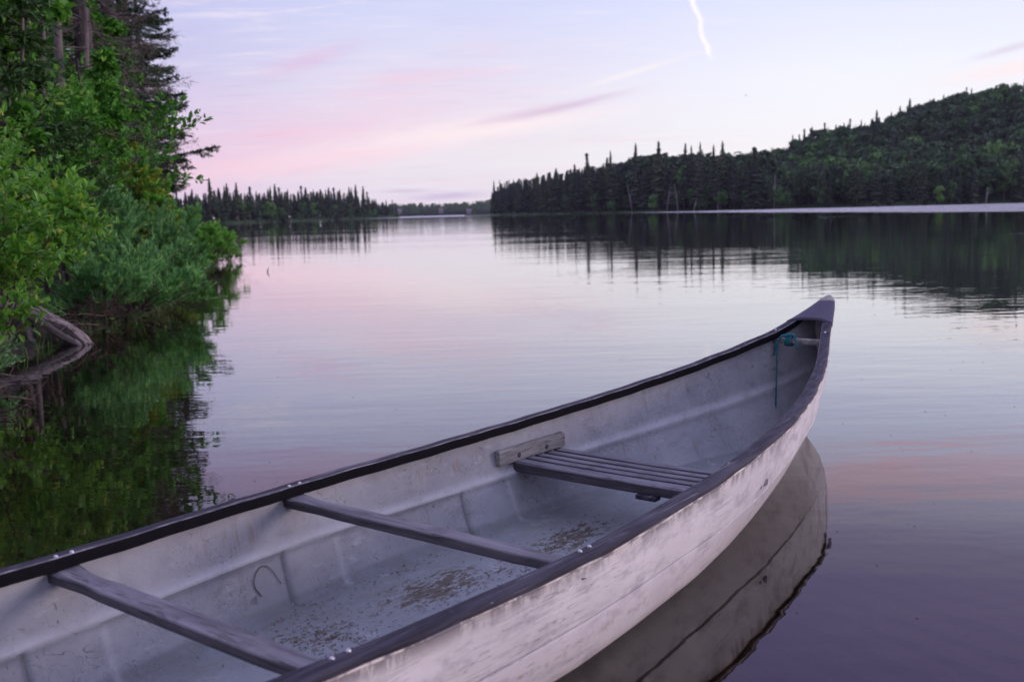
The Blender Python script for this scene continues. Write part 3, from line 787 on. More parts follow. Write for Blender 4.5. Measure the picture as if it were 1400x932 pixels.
        pbr(t, out, col, t.smooth(mid_, .3, .7, .5, .68), h, .010, .8, .35)
    else:
        col = t.mix(t.smooth(big, .3, .7), g3(.68, .64, .65), g3(.82, .78, .78))
        grime = t.noise(t.mapping(o, (3, 3, 7)), 2.2, 6, .68)
        col = t.mix(t.math('MULTIPLY', t.smooth(grime, .46, .68), .7), col, g3(.33, .30, .33))
        strk = t.noise(t.mapping(o, (1.6, 1.6, 14), (2, 0, 0), (0, R(-9), 0)), 3.0, 6, .7)
        col = t.mix(t.math('MULTIPLY', t.smooth(strk, .56, .68), .4), col, g3(.36, .32, .36))
        # dirtier just under the gunwale, greenish line along the low strake
        run = t.noise(t.mapping(o, (9, 9, 2.2)), 1.6, 5, .7)
        band = t.math('MULTIPLY', t.smooth(z_, .215, .26), t.smooth(run, .44, .54))
        band = t.math('MULTIPLY', band, t.smooth(s_, 1.0, 2.0))
        col = t.mix(t.math('MULTIPLY', band, .75), col, g3(.17, .155, .18))
        sc = t.noise(t.mapping(o, (6, 6, 20), rot=(0, R(30), 0)), 3.0, 3, .6, 1.5)
        scr = t.math('SUBTRACT', 1.0, t.smooth(t.math('ABSOLUTE', t.math('SUBTRACT', sc, .5)), 0., .012))
        col = t.mix(t.math('MULTIPLY', scr, t.math('MULTIPLY', t.smooth(big, .45, .6), .3)), col, g3(.30, .26, .29))
        moss = t.math('MULTIPLY', t.smooth(t.math('ABSOLUTE', t.math('SUBTRACT', z_, .066)), .018, .002), t.smooth(t.noise(o, 45, 4, .7), .5, .62))
        moss = t.math('MULTIPLY', moss, t.math('MULTIPLY', t.smooth(s_, 2.3, 2.6), t.smooth(grime, .42, .52)))
        col = t.mix(t.math('MULTIPLY', moss, .8), col, g3(.20, .18, .07))
        col = t.mix(t.math('MULTIPLY', a_s.outputs['Fac'], .35), col, t.mix(grime, g3(.42, .36, .38), g3(.56, .50, .52)))
        col = t.mix(t.math('MULTIPLY', t.math('POWER', a_d.outputs['Fac'], 1.5), .8), col, g3(.13, .11, .12))  # thin dark line painted along the crease as its shade
        # algae brown below the waterline
        col = t.mix(t.math('MULTIPLY', t.smooth(z_, .004, -.012), .75), col, t.mix(mid_, g3(.16, .12, .08), g3(.32, .25, .18)))
        knock = t.math('MULTIPLY', t.smooth(t.math('ABSOLUTE', t.math('SUBTRACT', t.noise(t.mapping(o, (1.2, 1.2, 30), (5, 0, 0), (0, R(12), 0)), 2.2, 3, .6, .4), .5)), .010, .0), t.smooth(t.noise(o, 3.1, 2), .5, .58))
        col = t.mix(t.math('MULTIPLY', knock, .65), col, g3(.16, .14, .16))
        h = t.math('ADD', t.math('MULTIPLY', big, 1.0), t.math('SUBTRACT', t.math('MULTIPLY', mid_, .12), t.math('MULTIPLY', knock, .08)))
        pbr(t, out, col, t.smooth(grime, .35, .7, .36, .6), h, .012, .7, .45)
    return m
M_hin, M_hout = hull_mat(True), hull_mat(False)
m, t, out = new_mat('weathered_black_gunwale'); o = obc(t); gs, gn, gz2 = t.sep(o)
streak = t.noise(t.mapping(o, (3, 60, 60)), 1.0, 5, .65); blot = t.noise(o, 16, 5, .65)
col = t.mix(t.smooth(streak, .35, .68), g3(.012, .010, .018), g3(.046, .040, .058))
col = t.mix(t.math('MULTIPLY', t.smooth(blot, .62, .74), .3), col, g3(.11, .10, .13))
scr2 = t.noise(t.mapping(o, (2.2, 90, 90)), 1.0, 2)
col = t.mix(t.math('MULTIPLY', t.smooth(scr2, .63, .68), .5), col, g3(.20, .18, .22))
chip = t.math('MULTIPLY', t.smooth(t.noise(t.mapping(o, (9, 60, 60)), 1.3, 4, .7), .70, .72), t.smooth(gn, .3, .45))
col = t.mix(chip, col, g3(.62, .58, .62))
pbr(t, out, col, t.smooth(blot, .3, .7, .50, .70), t.math('ADD', streak, t.math('MULTIPLY', blot, .5)), .0016, .8, .22); M_gun = m
m, t, out = new_mat('lip_trim'); o = obc(t)
ln = t.noise(t.mapping(o, (14, 14, 14)), 1.0, 4, .7)
pbr(t, out, t.mix(t.smooth(ln, .42, .58), g3(.62, .54, .48), g3(.16, .14, .15)), .6, ln, .002, .7, .4); M_lip = m
m, t, out = new_mat('deck_plastic'); o = obc(t); n = t.noise(o, 26, 4)
ds, dn, dz = t.sep(o)
wear = t.math('ADD', t.math('MULTIPLY', t.math('SUBTRACT', ds, .018), t.math('SUBTRACT', ds, .018)), t.math('MULTIPLY', t.math('MULTIPLY', dn, dn), .8))
wr = t.smooth(t.math('ADD', wear, t.math('MULTIPLY', t.math('SUBTRACT', n, .5), .0016)), .0016, .0009)
col = t.mix(n, g3(.040, .032, .060), g3(.058, .048, .082)); col = t.mix(wr, col, t.mix(t.noise(o, 90, 3), g3(.16, .15, .14), g3(.36, .34, .31)))
pbr(t, out, col, t.math('MULTIPLY_ADD', wr, .34, .5), n, .001, .5, .22); M_deck = m
def wood(name, c1, c2, sc=(3, 40, 40)):
    m, t, out = new_mat(name); o = obc(t)
    g = t.noise(t.mapping(o, sc), 1.0, 6, .7, .3); b = t.noise(o, 11, 5, .65)
    col = t.mix(t.smooth(g, .32, .68), c1, c2); col = t.mix(t.math('MULTIPLY', t.smooth(b, .52, .72), .5), col, g3(.045, .038, .045))
    crack = t.smooth(t.noise(t.mapping(o, (sc[0]*1.2, sc[1]*2.6, sc[2]*2.6)), 1.0, 3), .60, .66)
    col = t.mix(t.math('MULTIPLY', crack, .5), col, g3(.04, .033, .035))
    pbr(t, out, col, .72, t.math('SUBTRACT', g, t.math('MULTIPLY', crack, .6)), .0035, .9, .3); return m
M_thw = wood('grey_weathered_ash', g3(.030, .026, .032), g3(.085, .075, .09), (40, 3, 40))
M_thwtop = wood('lit_ash_top', g3(.075, .068, .080), g3(.19, .175, .20), (40, 3, 40))  # lit copy of the ash: top faces painted lighter than the sides
M_seatside = wood('shaded_slat_side', g3(.030, .026, .034), g3(.07, .06, .075), (55, 3, 55))  # shaded copy of the seat wood, darkens rail and slat sides
M_seat = wood('seat_slat_wood', g3(.085, .078, .10), g3(.19, .175, .21), (55, 3, 55))
M_hang = wood('pale_weathered_wood', g3(.15, .14, .14), g3(.28, .265, .26), (6, 40, 40))
m, t, out = new_mat('galvanised_bolt'); pbr(t, out, g3(.45, .43, .47), .42, None, metal=.9); M_bolt = m
m, t, out = new_mat('teal_rope'); o = obc(t)
wv = t.node('ShaderNodeTexWave'); wv.inputs['Scale'].default_value = 60; t.put(wv.inputs['Vector'], t.mapping(o, rot=(.6, .5, .3)))
pbr(t, out, t.mix(wv.outputs['Fac'], g3(.003, .06, .08), g3(.010, .17, .21)), .6, wv.outputs['Fac'], .002, 1., .4); M_rope = m

# ------------------------------------------------------------------ canoe
canoe = empty('canoe', (TIP.x, TIP.y, 0)); canoe.rotation_euler = (0, 0, math.atan2(-AX.y, -AX.x))
tag(canoe, 'weathered white canoe with black gunwales, its bow pointing out over the calm lake', 'canoe')
hull = link('hull', make_hull(), canoe, [M_hout, M_hin])
m, t, out = new_mat('shaded_inner_face'); pbr(t, out, t.mix(t.noise(obc(t), 20, 4), g3(.003, .0025, .004), g3(.009, .008, .011)), .85, spec=.08); M_gdark = m  # gunwale inner face coloured near black to stand in for shade
m, t, out = new_mat('highlight_edge'); pbr(t, out, t.mix(t.smooth(t.noise(t.mapping(obc(t), (7, 40, 40)), 1.5, 5, .7), .4, .62), g3(.05, .045, .06), g3(.20, .18, .20)), .5); M_gedge = m  # bright highlight line painted on the inner-edge bead
def sweep_gunwale(side):
    b = MB(); prof = [(.001, -.014), (.001, -.004), (-.004, .0015), (-.020, .0035), (-.024, .0022), (-.028, .0036), (-.0355, .002), (-.0380, .0032), (-.0405, .0005), (-.0415, -.006), (-.0415, -.026), (-.037, -.0285), (-.0325, -.026), (-.0325, -.009), (-.011, -.009), (-.0115, -.014)]
    N = 230; V = []; Fs = []; np_ = len(prof)
    rr = random.Random(3+side)
    for i in range(N):
        s = .15+(LC-.30)*i/(N-1); h = hS(s); k = min(1, .38*h/.040)
        w1 = .0006*math.sin(s*31+side)+.0005*math.sin(s*13)
        for (dn, dz) in prof: V.append((s, side*(h+dn*k+w1), zS(s)+dz*(.55+.45*k)+w1*.8))
    for i in range(N-1):
        for j in range(np_):
            q = (i*np_+j, (i+1)*np_+j, (i+1)*np_+(j+1) % np_, i*np_+(j+1) % np_); Fs.append(q if side == 1 else q[::-1])
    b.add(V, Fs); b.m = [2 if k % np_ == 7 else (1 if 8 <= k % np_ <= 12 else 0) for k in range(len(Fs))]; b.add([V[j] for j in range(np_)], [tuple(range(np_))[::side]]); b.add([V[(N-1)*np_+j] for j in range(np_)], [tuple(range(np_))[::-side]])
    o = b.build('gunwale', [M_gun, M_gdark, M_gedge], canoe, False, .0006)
    if side == 1: o['label'] = 'near gunwale with chipped pale patches along its outer edge'
    # thin pale bead under the outer lip
    c = MB(); pts = []
    for i in range(200):
        s = .18+(LC-.36)*i/199; pts.append((s, side*(hS(s)-.0005+.0006*math.sin(s*40)), zS(s)-.0155+.0006*math.sin(s*23)))
    c.tube(pts, .0034, 6); c.build('bead', M_lip, o, True)
for sd in (-1, 1): sweep_gunwale(sd)
def deck_plate(end):
    b = MB(); N, K = 22, 13; V = []
    for i in range(N):
        q = i/(N-1); s = -.016+.246*q
        h = hS(max(s, -.02))+.005
        if i < 5: h *= (1-(1-(i+.6)/5.2)**2.2)**.5
        for j in range(K):
            a = -1+2*j/(K-1); z = zS(max(0, s))+.010-.012*abs(a)**3 + .006*(1-a*a)
            V.append((s+.006*(a*a)*(1 if q > .9 else 0), a*h, z))
    n0 = len(V)
    for i in range(N):                                  # skirt
        for a in (0, K-1):
            x, y, z = V[i*K+a]; V.append((x, y, z-.028))
    Fs = [(i*K+j, i*K+j+1, (i+1)*K+j+1, (i+1)*K+j) for i in range(N-1) for j in range(K-1)]
    for i in range(N-1):
        Fs.append((i*K, (i+1)*K, n0+2*(i+1), n0+2*i)); Fs.append((i*K+K-1, n0+2*i+1, n0+2*(i+1)+1, (i+1)*K+K-1))
    c0 = len(V)
    for j in range(K): x, y, z = V[(N-1)*K+j]; V.append((x-.001, y, z-.010))
    for j in range(K-1): Fs.append(((N-1)*K+j, (N-1)*K+j+1, c0+j+1, c0+j))
    c1 = len(V)
    for j in range(K): x, y, z = V[j]; V.append((x, y, z-.026))
    for j in range(K-1): Fs.append((j, c1+j, c1+j+1, j+1))
    if end: V = [(LC-x, y, z) for x, y, z in V]; Fs = [f[::-1] for f in Fs]
    b.add(V, Fs); o = b.build('deck_plate', M_deck, canoe, True)
    return o
for e_ in (0, 1):
    dk = deck_plate(e_)
    if e_ == 0:
        dk['label'] = 'purple-black triangular bow deck with a scuffed grey tip'
        c = MB()
        c.add(*((lambda r=.0035, c_=(.028, -.030, zS(.028)+.0085): ([(c_[0]+r*math.cos(a*.785), c_[1]+r*math.sin(a*.785), c_[2]+dz) for dz in (0, .002) for a in range(8)], [tuple(range(8, 16))]+[(k, (k+1) % 8, 8+(k+1) % 8, 8+k) for k in range(8)]))()))
        c.build('rivet', M_bolt, dk, True)
def bolt(s, n_, z, r=.0052, parent=None):
    b = MB(); V = [(s, n_, z+r*.65)]; Fs = []
    for k in range(2):
        rr, zz = ((r*.7, r*.45), (r, 0))[k]
        for a in range(10): V.append((s+rr*math.cos(a*.628), n_+rr*math.sin(a*.628), z+zz))
    V += [(s+r*math.cos(a*.628), n_+r*math.sin(a*.628), z-.004) for a in range(10)]
    for a in range(10):
        c = (a+1) % 10; Fs += [(0, 1+a, 1+c), (1+a, 11+a, 11+c, 1+c), (11+a, 21+a, 21+c, 11+c)]
    b.add(V, Fs); return b.build('bolt', M_bolt, parent or canoe, True)
def thwart(s0, wend, wmid, th, ztop, reach, name='thwart', bolts=(-.018, .018), mat=None, wav=0.):
    b = MB(); N = 41; V = []; Fs = []
    prof = [(-.5, -.85), (-.5, -.14), (-.455, -.02), (-.2, .03), (.2, .03), (.455, -.02), (.5, -.14), (.5, -.85), (.42, -1), (-.42, -1)]
    for i in range(N):
        q = -1+2*i/(N-1); y = q*reach; e = abs(q)
        w = wmid+(wend-wmid)*max(0, (e-.78)/.22)**1.5 - .010*math.exp(-((e-.74)/.10)**2)
        sag = -wav*(1-max(0, (e-.72)/.28)**2) if e > .72 else -wav
        for (a, c) in prof: V.append((s0+a*w, y, ztop+c*th+sag))
    k = len(prof)
    for i in range(N-1):
        for j in range(k): Fs.append((i*k+j, i*k+(j+1) % k, (i+1)*k+(j+1) % k, (i+1)*k+j))
    Fs.append(tuple(range(k))[::-1]); Fs.append(tuple(range((N-1)*k, N*k)))
    b.add(V, Fs)
    if mat is None: b.m = [1 if (q_ < (N-1)*k and q_ % k in (1, 2, 3, 4, 5)) else 0 for q_ in range(len(Fs))]
    o = b.build(name, [mat] if mat else [M_thw, M_thwtop], canoe, True); o.data.set_sharp_from_angle(angle=R(40))
    for sd in (-1, 1):
        for d in bolts: bolt(s0+d, sd*(hS(s0)-.032 if reach > .2 else sd*0+hS(s0)-.022), zS(s0)+.0035, parent=o)
    return o
th = thwart(3.39, .075, .056, .026, zS(3.39)-.029, hS(3.39)-.018, wav=.004); th['label'] = 'cross thwart closest to the camera'
th = thwart(2.72, .070, .052, .026, zS(2.72)-.029, hS(2.72)-.018, wav=.004); th['label'] = 'cross thwart in the middle of the canoe'
cth = thwart(.335, .034, .03, .022, zS(.335)-.030, hS(.335)-.008, 'carry_thwart', (0,), M_hang)
cth['label'] = 'short pale wooden bar just behind the bow deck'
def seat(s_mid, label, facing=1, names='seat'):
    st = None; z = .166
    reach = hCr(s_mid)+.012
    b = MB()
    # front rail is the seat's own mesh; slats, hangers as sub-parts
    def rail(s, w, th_, z0, reach_):
        c = MB(); N = 15; V = []; Fs = []
        prof = [(-.5, -.9), (-.5, -.15), (-.4, 0), (.4, 0), (.5, -.15), (.5, -.9), (.42, -1), (-.42, -1)]
        for i in range(N):
            q = -1+2*i/(N-1)
            for a, d in prof: V.append((s+a*w+.0, q*reach_, z0+d*th_-.004*(1-q*q)))
        k = 8
        for i in range(N-1):
            for j in range(k): Fs.append((i*k+j, i*k+(j+1) % k, (i+1)*k+(j+1) % k, (i+1)*k+j))
        Fs.append(tuple(range(k))[::-1]); Fs.append(tuple(range((N-1)*k, N*k))); c.add(V, Fs); c.m = [1 if (q_ < (N-1)*k and q_ % k not in (2, 3)) else 0 for q_ in range(len(Fs))]; return c
    st = rail(s_mid+.125, .052, .036, z, reach).build('seat', [M_seat, M_seatside], canoe, False, .002); st['label'] = label
    for j, s in enumerate((.070, .022, -.027, -.078)):
        rail(s_mid+s, .030, .020, z+.001, reach-.003*j).build('slat', [M_seat, M_seatside], st, False, .0015)
    for sd in (-1, 1):
        s1, s2 = s_mid-.105, s_mid+.225; n1 = sd*(hCr(s1)+.002); n2 = sd*(hCr(s2)+.002)
        c = MB(); d = Vector((s2-s1, n2-n1, -.010)); nn = Vector((-(n2-n1), s2-s1, 0)).normalized()
        c.box(((s1+s2)/2, (n1+n2)/2-sd*.004, z+.026), d/2, nn*.012, (0, 0, .025)); h = c.build('hanger', M_hang, st, False, .003)
        for q in (.3, .72):
            p = Vector((s1, n1-sd*.004, z+.030))+d*q+Vector((0, -sd*.0135, -.004)); c = MB()
            c.tube([p+Vector((0, sd*.004, 0)), p, p+Vector((0, -sd*.002, 0))], [.008, .0085, .005], 10); c.build('screw', M_thw, h)
    c = MB(); c.box((s_mid+.152, .115, z-.044), (.018, 0, 0), (0, .035, 0), (0, 0, .007)); c.build('bracket', M_gun, st, False, .002)
    return st
seat(1.68, 'bow seat of grey wooden slats')
seat(4.55, 'stern seat of grey wooden slats')
for s_, d_ in ((3.12, 1), (2.35, 1)): pass

# rope tied on the carry bar, hanging down to the floor
def local(o):  o.location = canoe.location; o.rotation_euler = canoe.rotation_euler; return o
rope = MB(); zb = zS(.335)-.030
def twist(pts, r=.0042):
    P_ = [Vector(p) for p in pts]; fine = []
    for i in range(len(P_)-1):
        for k in range(8): fine.append(P_[i].lerp(P_[i+1], k/8))
    fine.append(P_[-1])
    for _ in range(5): fine = [fine[0]]+[(fine[i-1]+fine[i]*2+fine[i+1])/4 for i in range(1, len(fine)-1)]+[fine[-1]]
    for ph in (0, 2.09, 4.19):
        q = []
        for i, p in enumerate(fine):
            d = (fine[min(i+1, len(fine)-1)]-fine[max(i-1, 0)]).normalized(); a = d.orthogonal().normalized(); a = (Vector((.31, .77, .55))-d*d.dot(Vector((.31, .77, .55)))).normalized(); c = d.cross(a)
            an = ph+i*.9; q.append(p+a*math.cos(an)*r*.5+c*math.sin(an)*r*.5)
        rope.tube(q, r*.62, 6)
nL = -.078
for k, dn in enumerate((-.010, 0, .010)):
    n0 = -.045+dn
    twist([(.362, n0, zb-.026), (.366, n0, zb-.008), (.350, n0+.002, zb+.007), (.322, n0+.003, zb+.006), (.312, n0, zb-.010), (.320, n0, zb-.030), (.345, n0, zb-.031), (.362, n0, zb-.026)])
twist([(.35, -.03, zb+.010), (.352, -.055, zb+.016), (.356, -.080, zb+.006), (.362, -.095, zb-.02), (.366, -.100, zb-.055), (.367, -.103, zb-.075)])
twist([(.345, -.022, zb+.012), (.35, -.045, zb+.021), (.354, -.072, zb+.013), (.360, -.088, zb-.012), (.370, -.088, zb-.06), (.378, -.086, zb-.15), (.383, -.085, zb-.26), (.39, -.084, zb-.34), (.42, -.06, .02)], .0036)
twist([(.352, -.02, zb+.004), (.36, -.008, zb-.004), (.366, -.002, zb-.022), (.368, -.002, zb-.042)])
twist([(.36, -.060, zb+.008), (.345, -.04, zb+.020), (.330, -.025, zb+.012), (.35, -.015, zb+.006)])
tag(local(rope.build('rope', M_rope, None, True)), 'teal twisted rope knotted round the small bar behind the bow deck and hanging down', 'rope')

# litter on the canoe floor: needles, bark crumbs and bits of leaf
m, t, out = new_mat('leaf_crumbs'); ri = t.node('ShaderNodeNewGeometry').outputs['Random Per Island']
pbr(t, out, t.ramp(ri, [(0, g3(.03, .022, .018)), (.6, g3(.10, .07, .045)), (.95, g3(.17, .07, .05)), (1, g3(.02, .09, .06))]), .85, None); M_crumb = m
b = MB(); rr = random.Random(9)
for k in range(1500):
    s0, n0, ws, wn = rr.choice([(2.50, -.17, .17, .10), (2.92, -.20, .12, .10), (2.88, -.12, .1, .10), (1.98, -.10, .2, .08), (2.25, -.05, .2, .12), (2.6, -.36, .6, .03), (2.7, -.1, .5, .2)])
    s = rr.gauss(s0, ws*.7); n_ = rr.gauss(n0, wn*.7)
    if abs(n_) > hW(s)-.05 or s < .9: continue
    L = rr.uniform(.0012, .0075); w = rr.uniform(.0005, .002); a = rr.uniform(0, 6.28)
    ca, sa = math.cos(a), math.sin(a); z = -.0135-.006*(n_/.43)**2+.0008
    c = rr.uniform(0, .0025)
    b.add([(s-ca*L, n_-sa*L, z+c), (s-sa*w, n_+ca*w, z+.0006), (s+ca*L, n_+sa*L, z+c*.5), (s+sa*w, n_-ca*w, z+.002)], [(0, 3, 2, 1)])
lit = local(b.build('leaf_litter', M_crumb, None)); tag(lit, 'dry needles and leaf crumbs scattered over the canoe floor', 'leaf litter', None, 'stuff')
def twig_obj(pts, r, lab, mat=M_twig, name='twig'):
    b = MB(); P_ = [Vector(p) for p in pts]
    for _ in range(2):
        q = [P_[0]]
        for i in range(len(P_)-1): q += [P_[i].lerp(P_[i+1], .25), P_[i].lerp(P_[i+1], .75)]
        P_ = q+[P_[-1]]
    b.tube(P_, [r*(1-.5*i/len(P_)) for i in range(len(P_))], 5); o = b.build(name, mat, None, True); tag(o, lab, 'twig'); return o
def wall_in(s, v):                     # point on the far inner wall
    zf = -.02; zc, hc = zCr(s)+.014, hCr(s)-.006; hf = hW(s)-.022; q = v
    return (s, -(hf+(hc-hf)*(q**.72))+.004, zf+(zc-zf)*q)
local(twig_obj([wall_in(2.885, .35), wall_in(2.905, .60), wall_in(2.875, .85), wall_in(2.84, .80), wall_in(2.815, .42)], .0016, 'thin brown horseshoe-shaped twig stuck on the inner side wall of the canoe'))
local(twig_obj([wall_in(3.20, .98), wall_in(3.195, .90), wall_in(3.18, .80)], .002, 'short dark twig stuck to the wall below the nearest thwart'))

# ------------------------------------------------------------------ water
def make_water():
    loop = []
    ss = list(np.linspace(.268, LC-.268, 90))
    for s in ss: loop.append((s, max(.001, hW(s)-.003)))
    loop += [(s, -max(.001, hW(s)-.003)) for s in ss[::-1]]
    Mw = canoe.matrix_basis; hole = [Mw @ Vector((s, n_, 0)) for s, n_ in loop]
    rx = [(-6, -6), (6, -6), (6, 9), (-6, 9)]
    outer = [Vector((x, y, 0)) for x, y in rx]
    tris = tessellate_polygon([outer, hole])
    V = [tuple(v) for v in outer+hole]; Fs = []
    for a, b_, c in tris:
        A_, B_, C_ = Vector(V[a]), Vector(V[b_]), Vector(V[c])
        Fs.append((a, b_, c) if (B_-A_).cross(C_-A_).z > 0 else (a, c, b_))
    n0 = len(V); S = 2900.
    V += [(-S, -S, 0), (S, -S, 0), (S, S, 0), (-S, S, 0)]
    for i in range(4): j = (i+1) % 4; Fs.append((n0+i, n0+j, j, i))
    return mesh('water', np.array(V), Fs, False)
bpy.context.view_layer.update()
m, t, out = new_mat('lake_water'); P = t.node('ShaderNodeNewGeometry').outputs['Position']; wx, wy, wz = t.sep(P)
dist = t.math('SQRT', t.math('ADD', t.math('MULTIPLY', wx, wx), t.math('MULTIPLY', wy, wy)))
# long low swell + finer ripple; crests lie mostly across the view
a1 = t.noise(t.mapping(P, (.32, 1.0, 1), rot=(0, 0, R(6))), .9, 2, .5)
a2 = t.noise(t.mapping(P, (.35, 1.0, 1), rot=(0, 0, R(-8))), 5.0, 2, .5)
a3 = t.noise(t.mapping(P, (.45, 1.0, 1), rot=(0, 0, R(14))), 19.0, 2, .5)
calm = t.noise(t.mapping(P, (.05, .12, 1)), 1.0, 3, .55)
amp = t.smooth(calm, .38, .62, .45, 1.15)
h = t.math('ADD', t.math('MULTIPLY', a1, .0060), t.math('ADD', t.math('MULTIPLY', a2, .0023), t.math('MULTIPLY', a3, .00032)))
h = t.math('MULTIPLY', h, amp)
# wind-ruffled water: a broad zone off the right shore and a few thin cat's paws
edge = t.math('ADD', wx, t.math('MULTIPLY', t.noise(t.mapping(P, (.03, .03, 1)), 1.0, 4), 14))
brk = t.noise(t.mapping(P, (.012, .10, 1)), 1.0, 5, .65)
zone = t.math('MULTIPLY', t.math('MULTIPLY', t.smooth(edge, 50, 58), t.smooth(wy, 80, 95)), t.smooth(brk, .36, .48, .25, 1.))
zone2 = t.math('MULTIPLY', t.smooth(wy, 560, 620), t.smooth(wx, -190, -150))
ps = t.math('MULTIPLY', t.smooth(t.noise(t.mapping(P, (.10, .55, 1), (4, 2.2, 0)), 1.0, 3, .5), .70, .73), t.math('MULTIPLY', t.smooth(wy, 14, 22), t.smooth(wx, 3, 5)))
ruf = t.math('MAXIMUM', t.math('MAXIMUM', zone, zone2), t.math('MULTIPLY', ps, .5))
rr1 = t.noise(t.mapping(P, (.8, 1.2, 1)), 7.0, 3, .6)
h = t.math('ADD', h, t.math('MULTIPLY', t.math('MULTIPLY', rr1, ruf), .14))
bp = t.node('ShaderNodeBump'); t.put(bp.inputs['Height'], h); bp.inputs['Distance'].default_value = 1.0; bp.inputs['Strength'].default_value = 1.0
fr = t.node('ShaderNodeFresnel'); fr.inputs['IOR'].default_value = 1.333; t.l.new(bp.outputs[0], fr.inputs['Normal'])
gl = t.node('ShaderNodeBsdfGlossy'); gl.inputs['Roughness'].default_value = 0.0; gl.inputs['Color'].default_value = (1, 1, 1, 1)
t.put(gl.inputs['Roughness'], t.math('MULTIPLY', ruf, .38)); t.l.new(bp.outputs[0], gl.inputs['Normal'])
tr = t.node('ShaderNodeBsdfTransparent'); tr.inputs[0].default_value = (.60, .50, .46, 1)
mx = t.node('ShaderNodeMixShader'); t.put(mx.inputs[0], t.ramp(fr.outputs[0], [(0, (0, 0, 0, 1)), (.065, (.085,)*3+(1,)), (.16, (.165,)*3+(1,)), (.25, (.37,)*3+(1,)), (.35, (.54,)*3+(1,)), (.47, (.67,)*3+(1,)), (.7, (.86,)*3+(1,)), (1, (1, 1, 1, 1))])); t.l.new(tr.outputs[0], mx.inputs[1]); t.l.new(gl.outputs[0], mx.inputs[2])
t.l.new(mx.outputs[0], out.inputs[0])
tag(link('water', make_water(), None, [m]), kind='structure')

# ------------------------------------------------------------------ near plants: growing
class Grow:
    def __init__(s, seed): s.ok = None; s.r = random.Random(seed); s.poly = []; s.tw = []
    def rv(s, a=1.): return Vector((s.r.gauss(0, a), s.r.gauss(0, a), s.r.gauss(0, a)))
    def branch(s, p, d, L, rad, lev, spec):
        """spec per level: (children, length ratio, angle, wiggle, lift)"""
        n = 5 if lev < len(spec) else 3; pts = [p.copy()]; dirs = [d.copy()]; q = p.copy(); dd = d.normalized()
        wig = spec[min(lev, len(spec)-1)][3]; lift = spec[min(lev, len(spec)-1)][4]
        for i in range(n):
            dd = (dd+s.rv(wig)+Vector((0, 0, lift))).normalized(); q = q+dd*L/n; pts.append(q.copy()); dirs.append(dd.copy())
        if s.ok and not s.ok(pts[-1]): return
        s.poly.append((pts, [rad*(1-.75*i/n) for i in range(n+1)], lev))
        if lev >= len(spec): s.tw.append(pts); return
        ch, ratio, ang, _, _ = spec[lev]
        if lev >= len(spec)-1: s.tw.append(pts[n//2:])
        for c in range(ch):
            tt = .25+.75*(c+s.r.random())/ch; k = min(n-1, int(tt*n)); f = tt*n-k
            b0 = pts[k].lerp(pts[k+1], min(1, f)); a = dirs[k]
            o = s.rv(); o = (o-a*o.dot(a)).normalized()
            nd = (a*math.cos(ang)+o*math.sin(ang)).normalized()
            s.branch(b0, nd, L*ratio*s.r.uniform(.6, 1.15)*(1.15-.5*tt), rad*.5*(1-.5*tt), lev+1, spec)
    def wood(s, maxlev=9, n0=6):
        b = MB()
        for pts, rad, lev in s.poly:
            if lev <= maxlev: b.tube(pts, rad, max(3, n0-lev), cap=False)
        return b
def leaves_on(twigs, per, size, aspect, seed, spread=.6, along=.5, jit=0., fold=.25, vary=.35, up=.2):
    """leaf blades (folded along the midrib) set along twigs"""
    r = np.random.RandomState(seed)
    segs = []
    for pts in twigs:
        for a, b in zip(pts[:-1], pts[1:]): segs.append((*a, *b))
    segs = np.array(segs); ln = np.linalg.norm(segs[:, 3:]-segs[:, :3], axis=1); pr = ln/ln.sum()
    n = int(per); i = r.choice(len(segs), n, p=pr); f = r.rand(n, 1)
    A_, B_ = segs[i, :3], segs[i, 3:]; P = A_+(B_-A_)*f; T = (B_-A_); T /= np.linalg.norm(T, axis=1)[:, None]+1e-9
    o = r.normal(size=(n, 3)); o -= T*(o*T).sum(1)[:, None]; o /= np.linalg.norm(o, axis=1)[:, None]
    D = T*along+o*spread+np.array([0, 0, up]); D /= np.linalg.norm(D, axis=1)[:, None]
    nr = r.normal(size=(n, 3))*.55+np.array([0, 0, 1.]); S = np.cross(D, nr); S /= np.linalg.norm(S, axis=1)[:, None]; N = np.cross(S, D)
    sz = size*(1+r.uniform(-vary, vary, (n, 1))); w = sz*aspect*.5
    P = P+o*jit*r.rand(n, 1)+D*sz*.12
    v0 = P; v3 = P+D*sz-N*sz*.10
    l1 = P+D*sz*.30+S*w+N*w*fold; l2 = P+D*sz*.68+S*w*.78+N*w*fold
    r1 = P+D*sz*.30-S*w+N*w*fold; r2 = P+D*sz*.68-S*w*.78+N*w*fold
    V = np.stack([v0, l1, l2, v3, r2, r1], 1).reshape(-1, 3)
    k = np.arange(n)[:, None]*6
    Fq = np.concatenate([k+np.array([[0, 3, 2, 1]]), k+np.array([[0, 5, 4, 3]])], 0)
    return mesh('foliage', V, Fq)
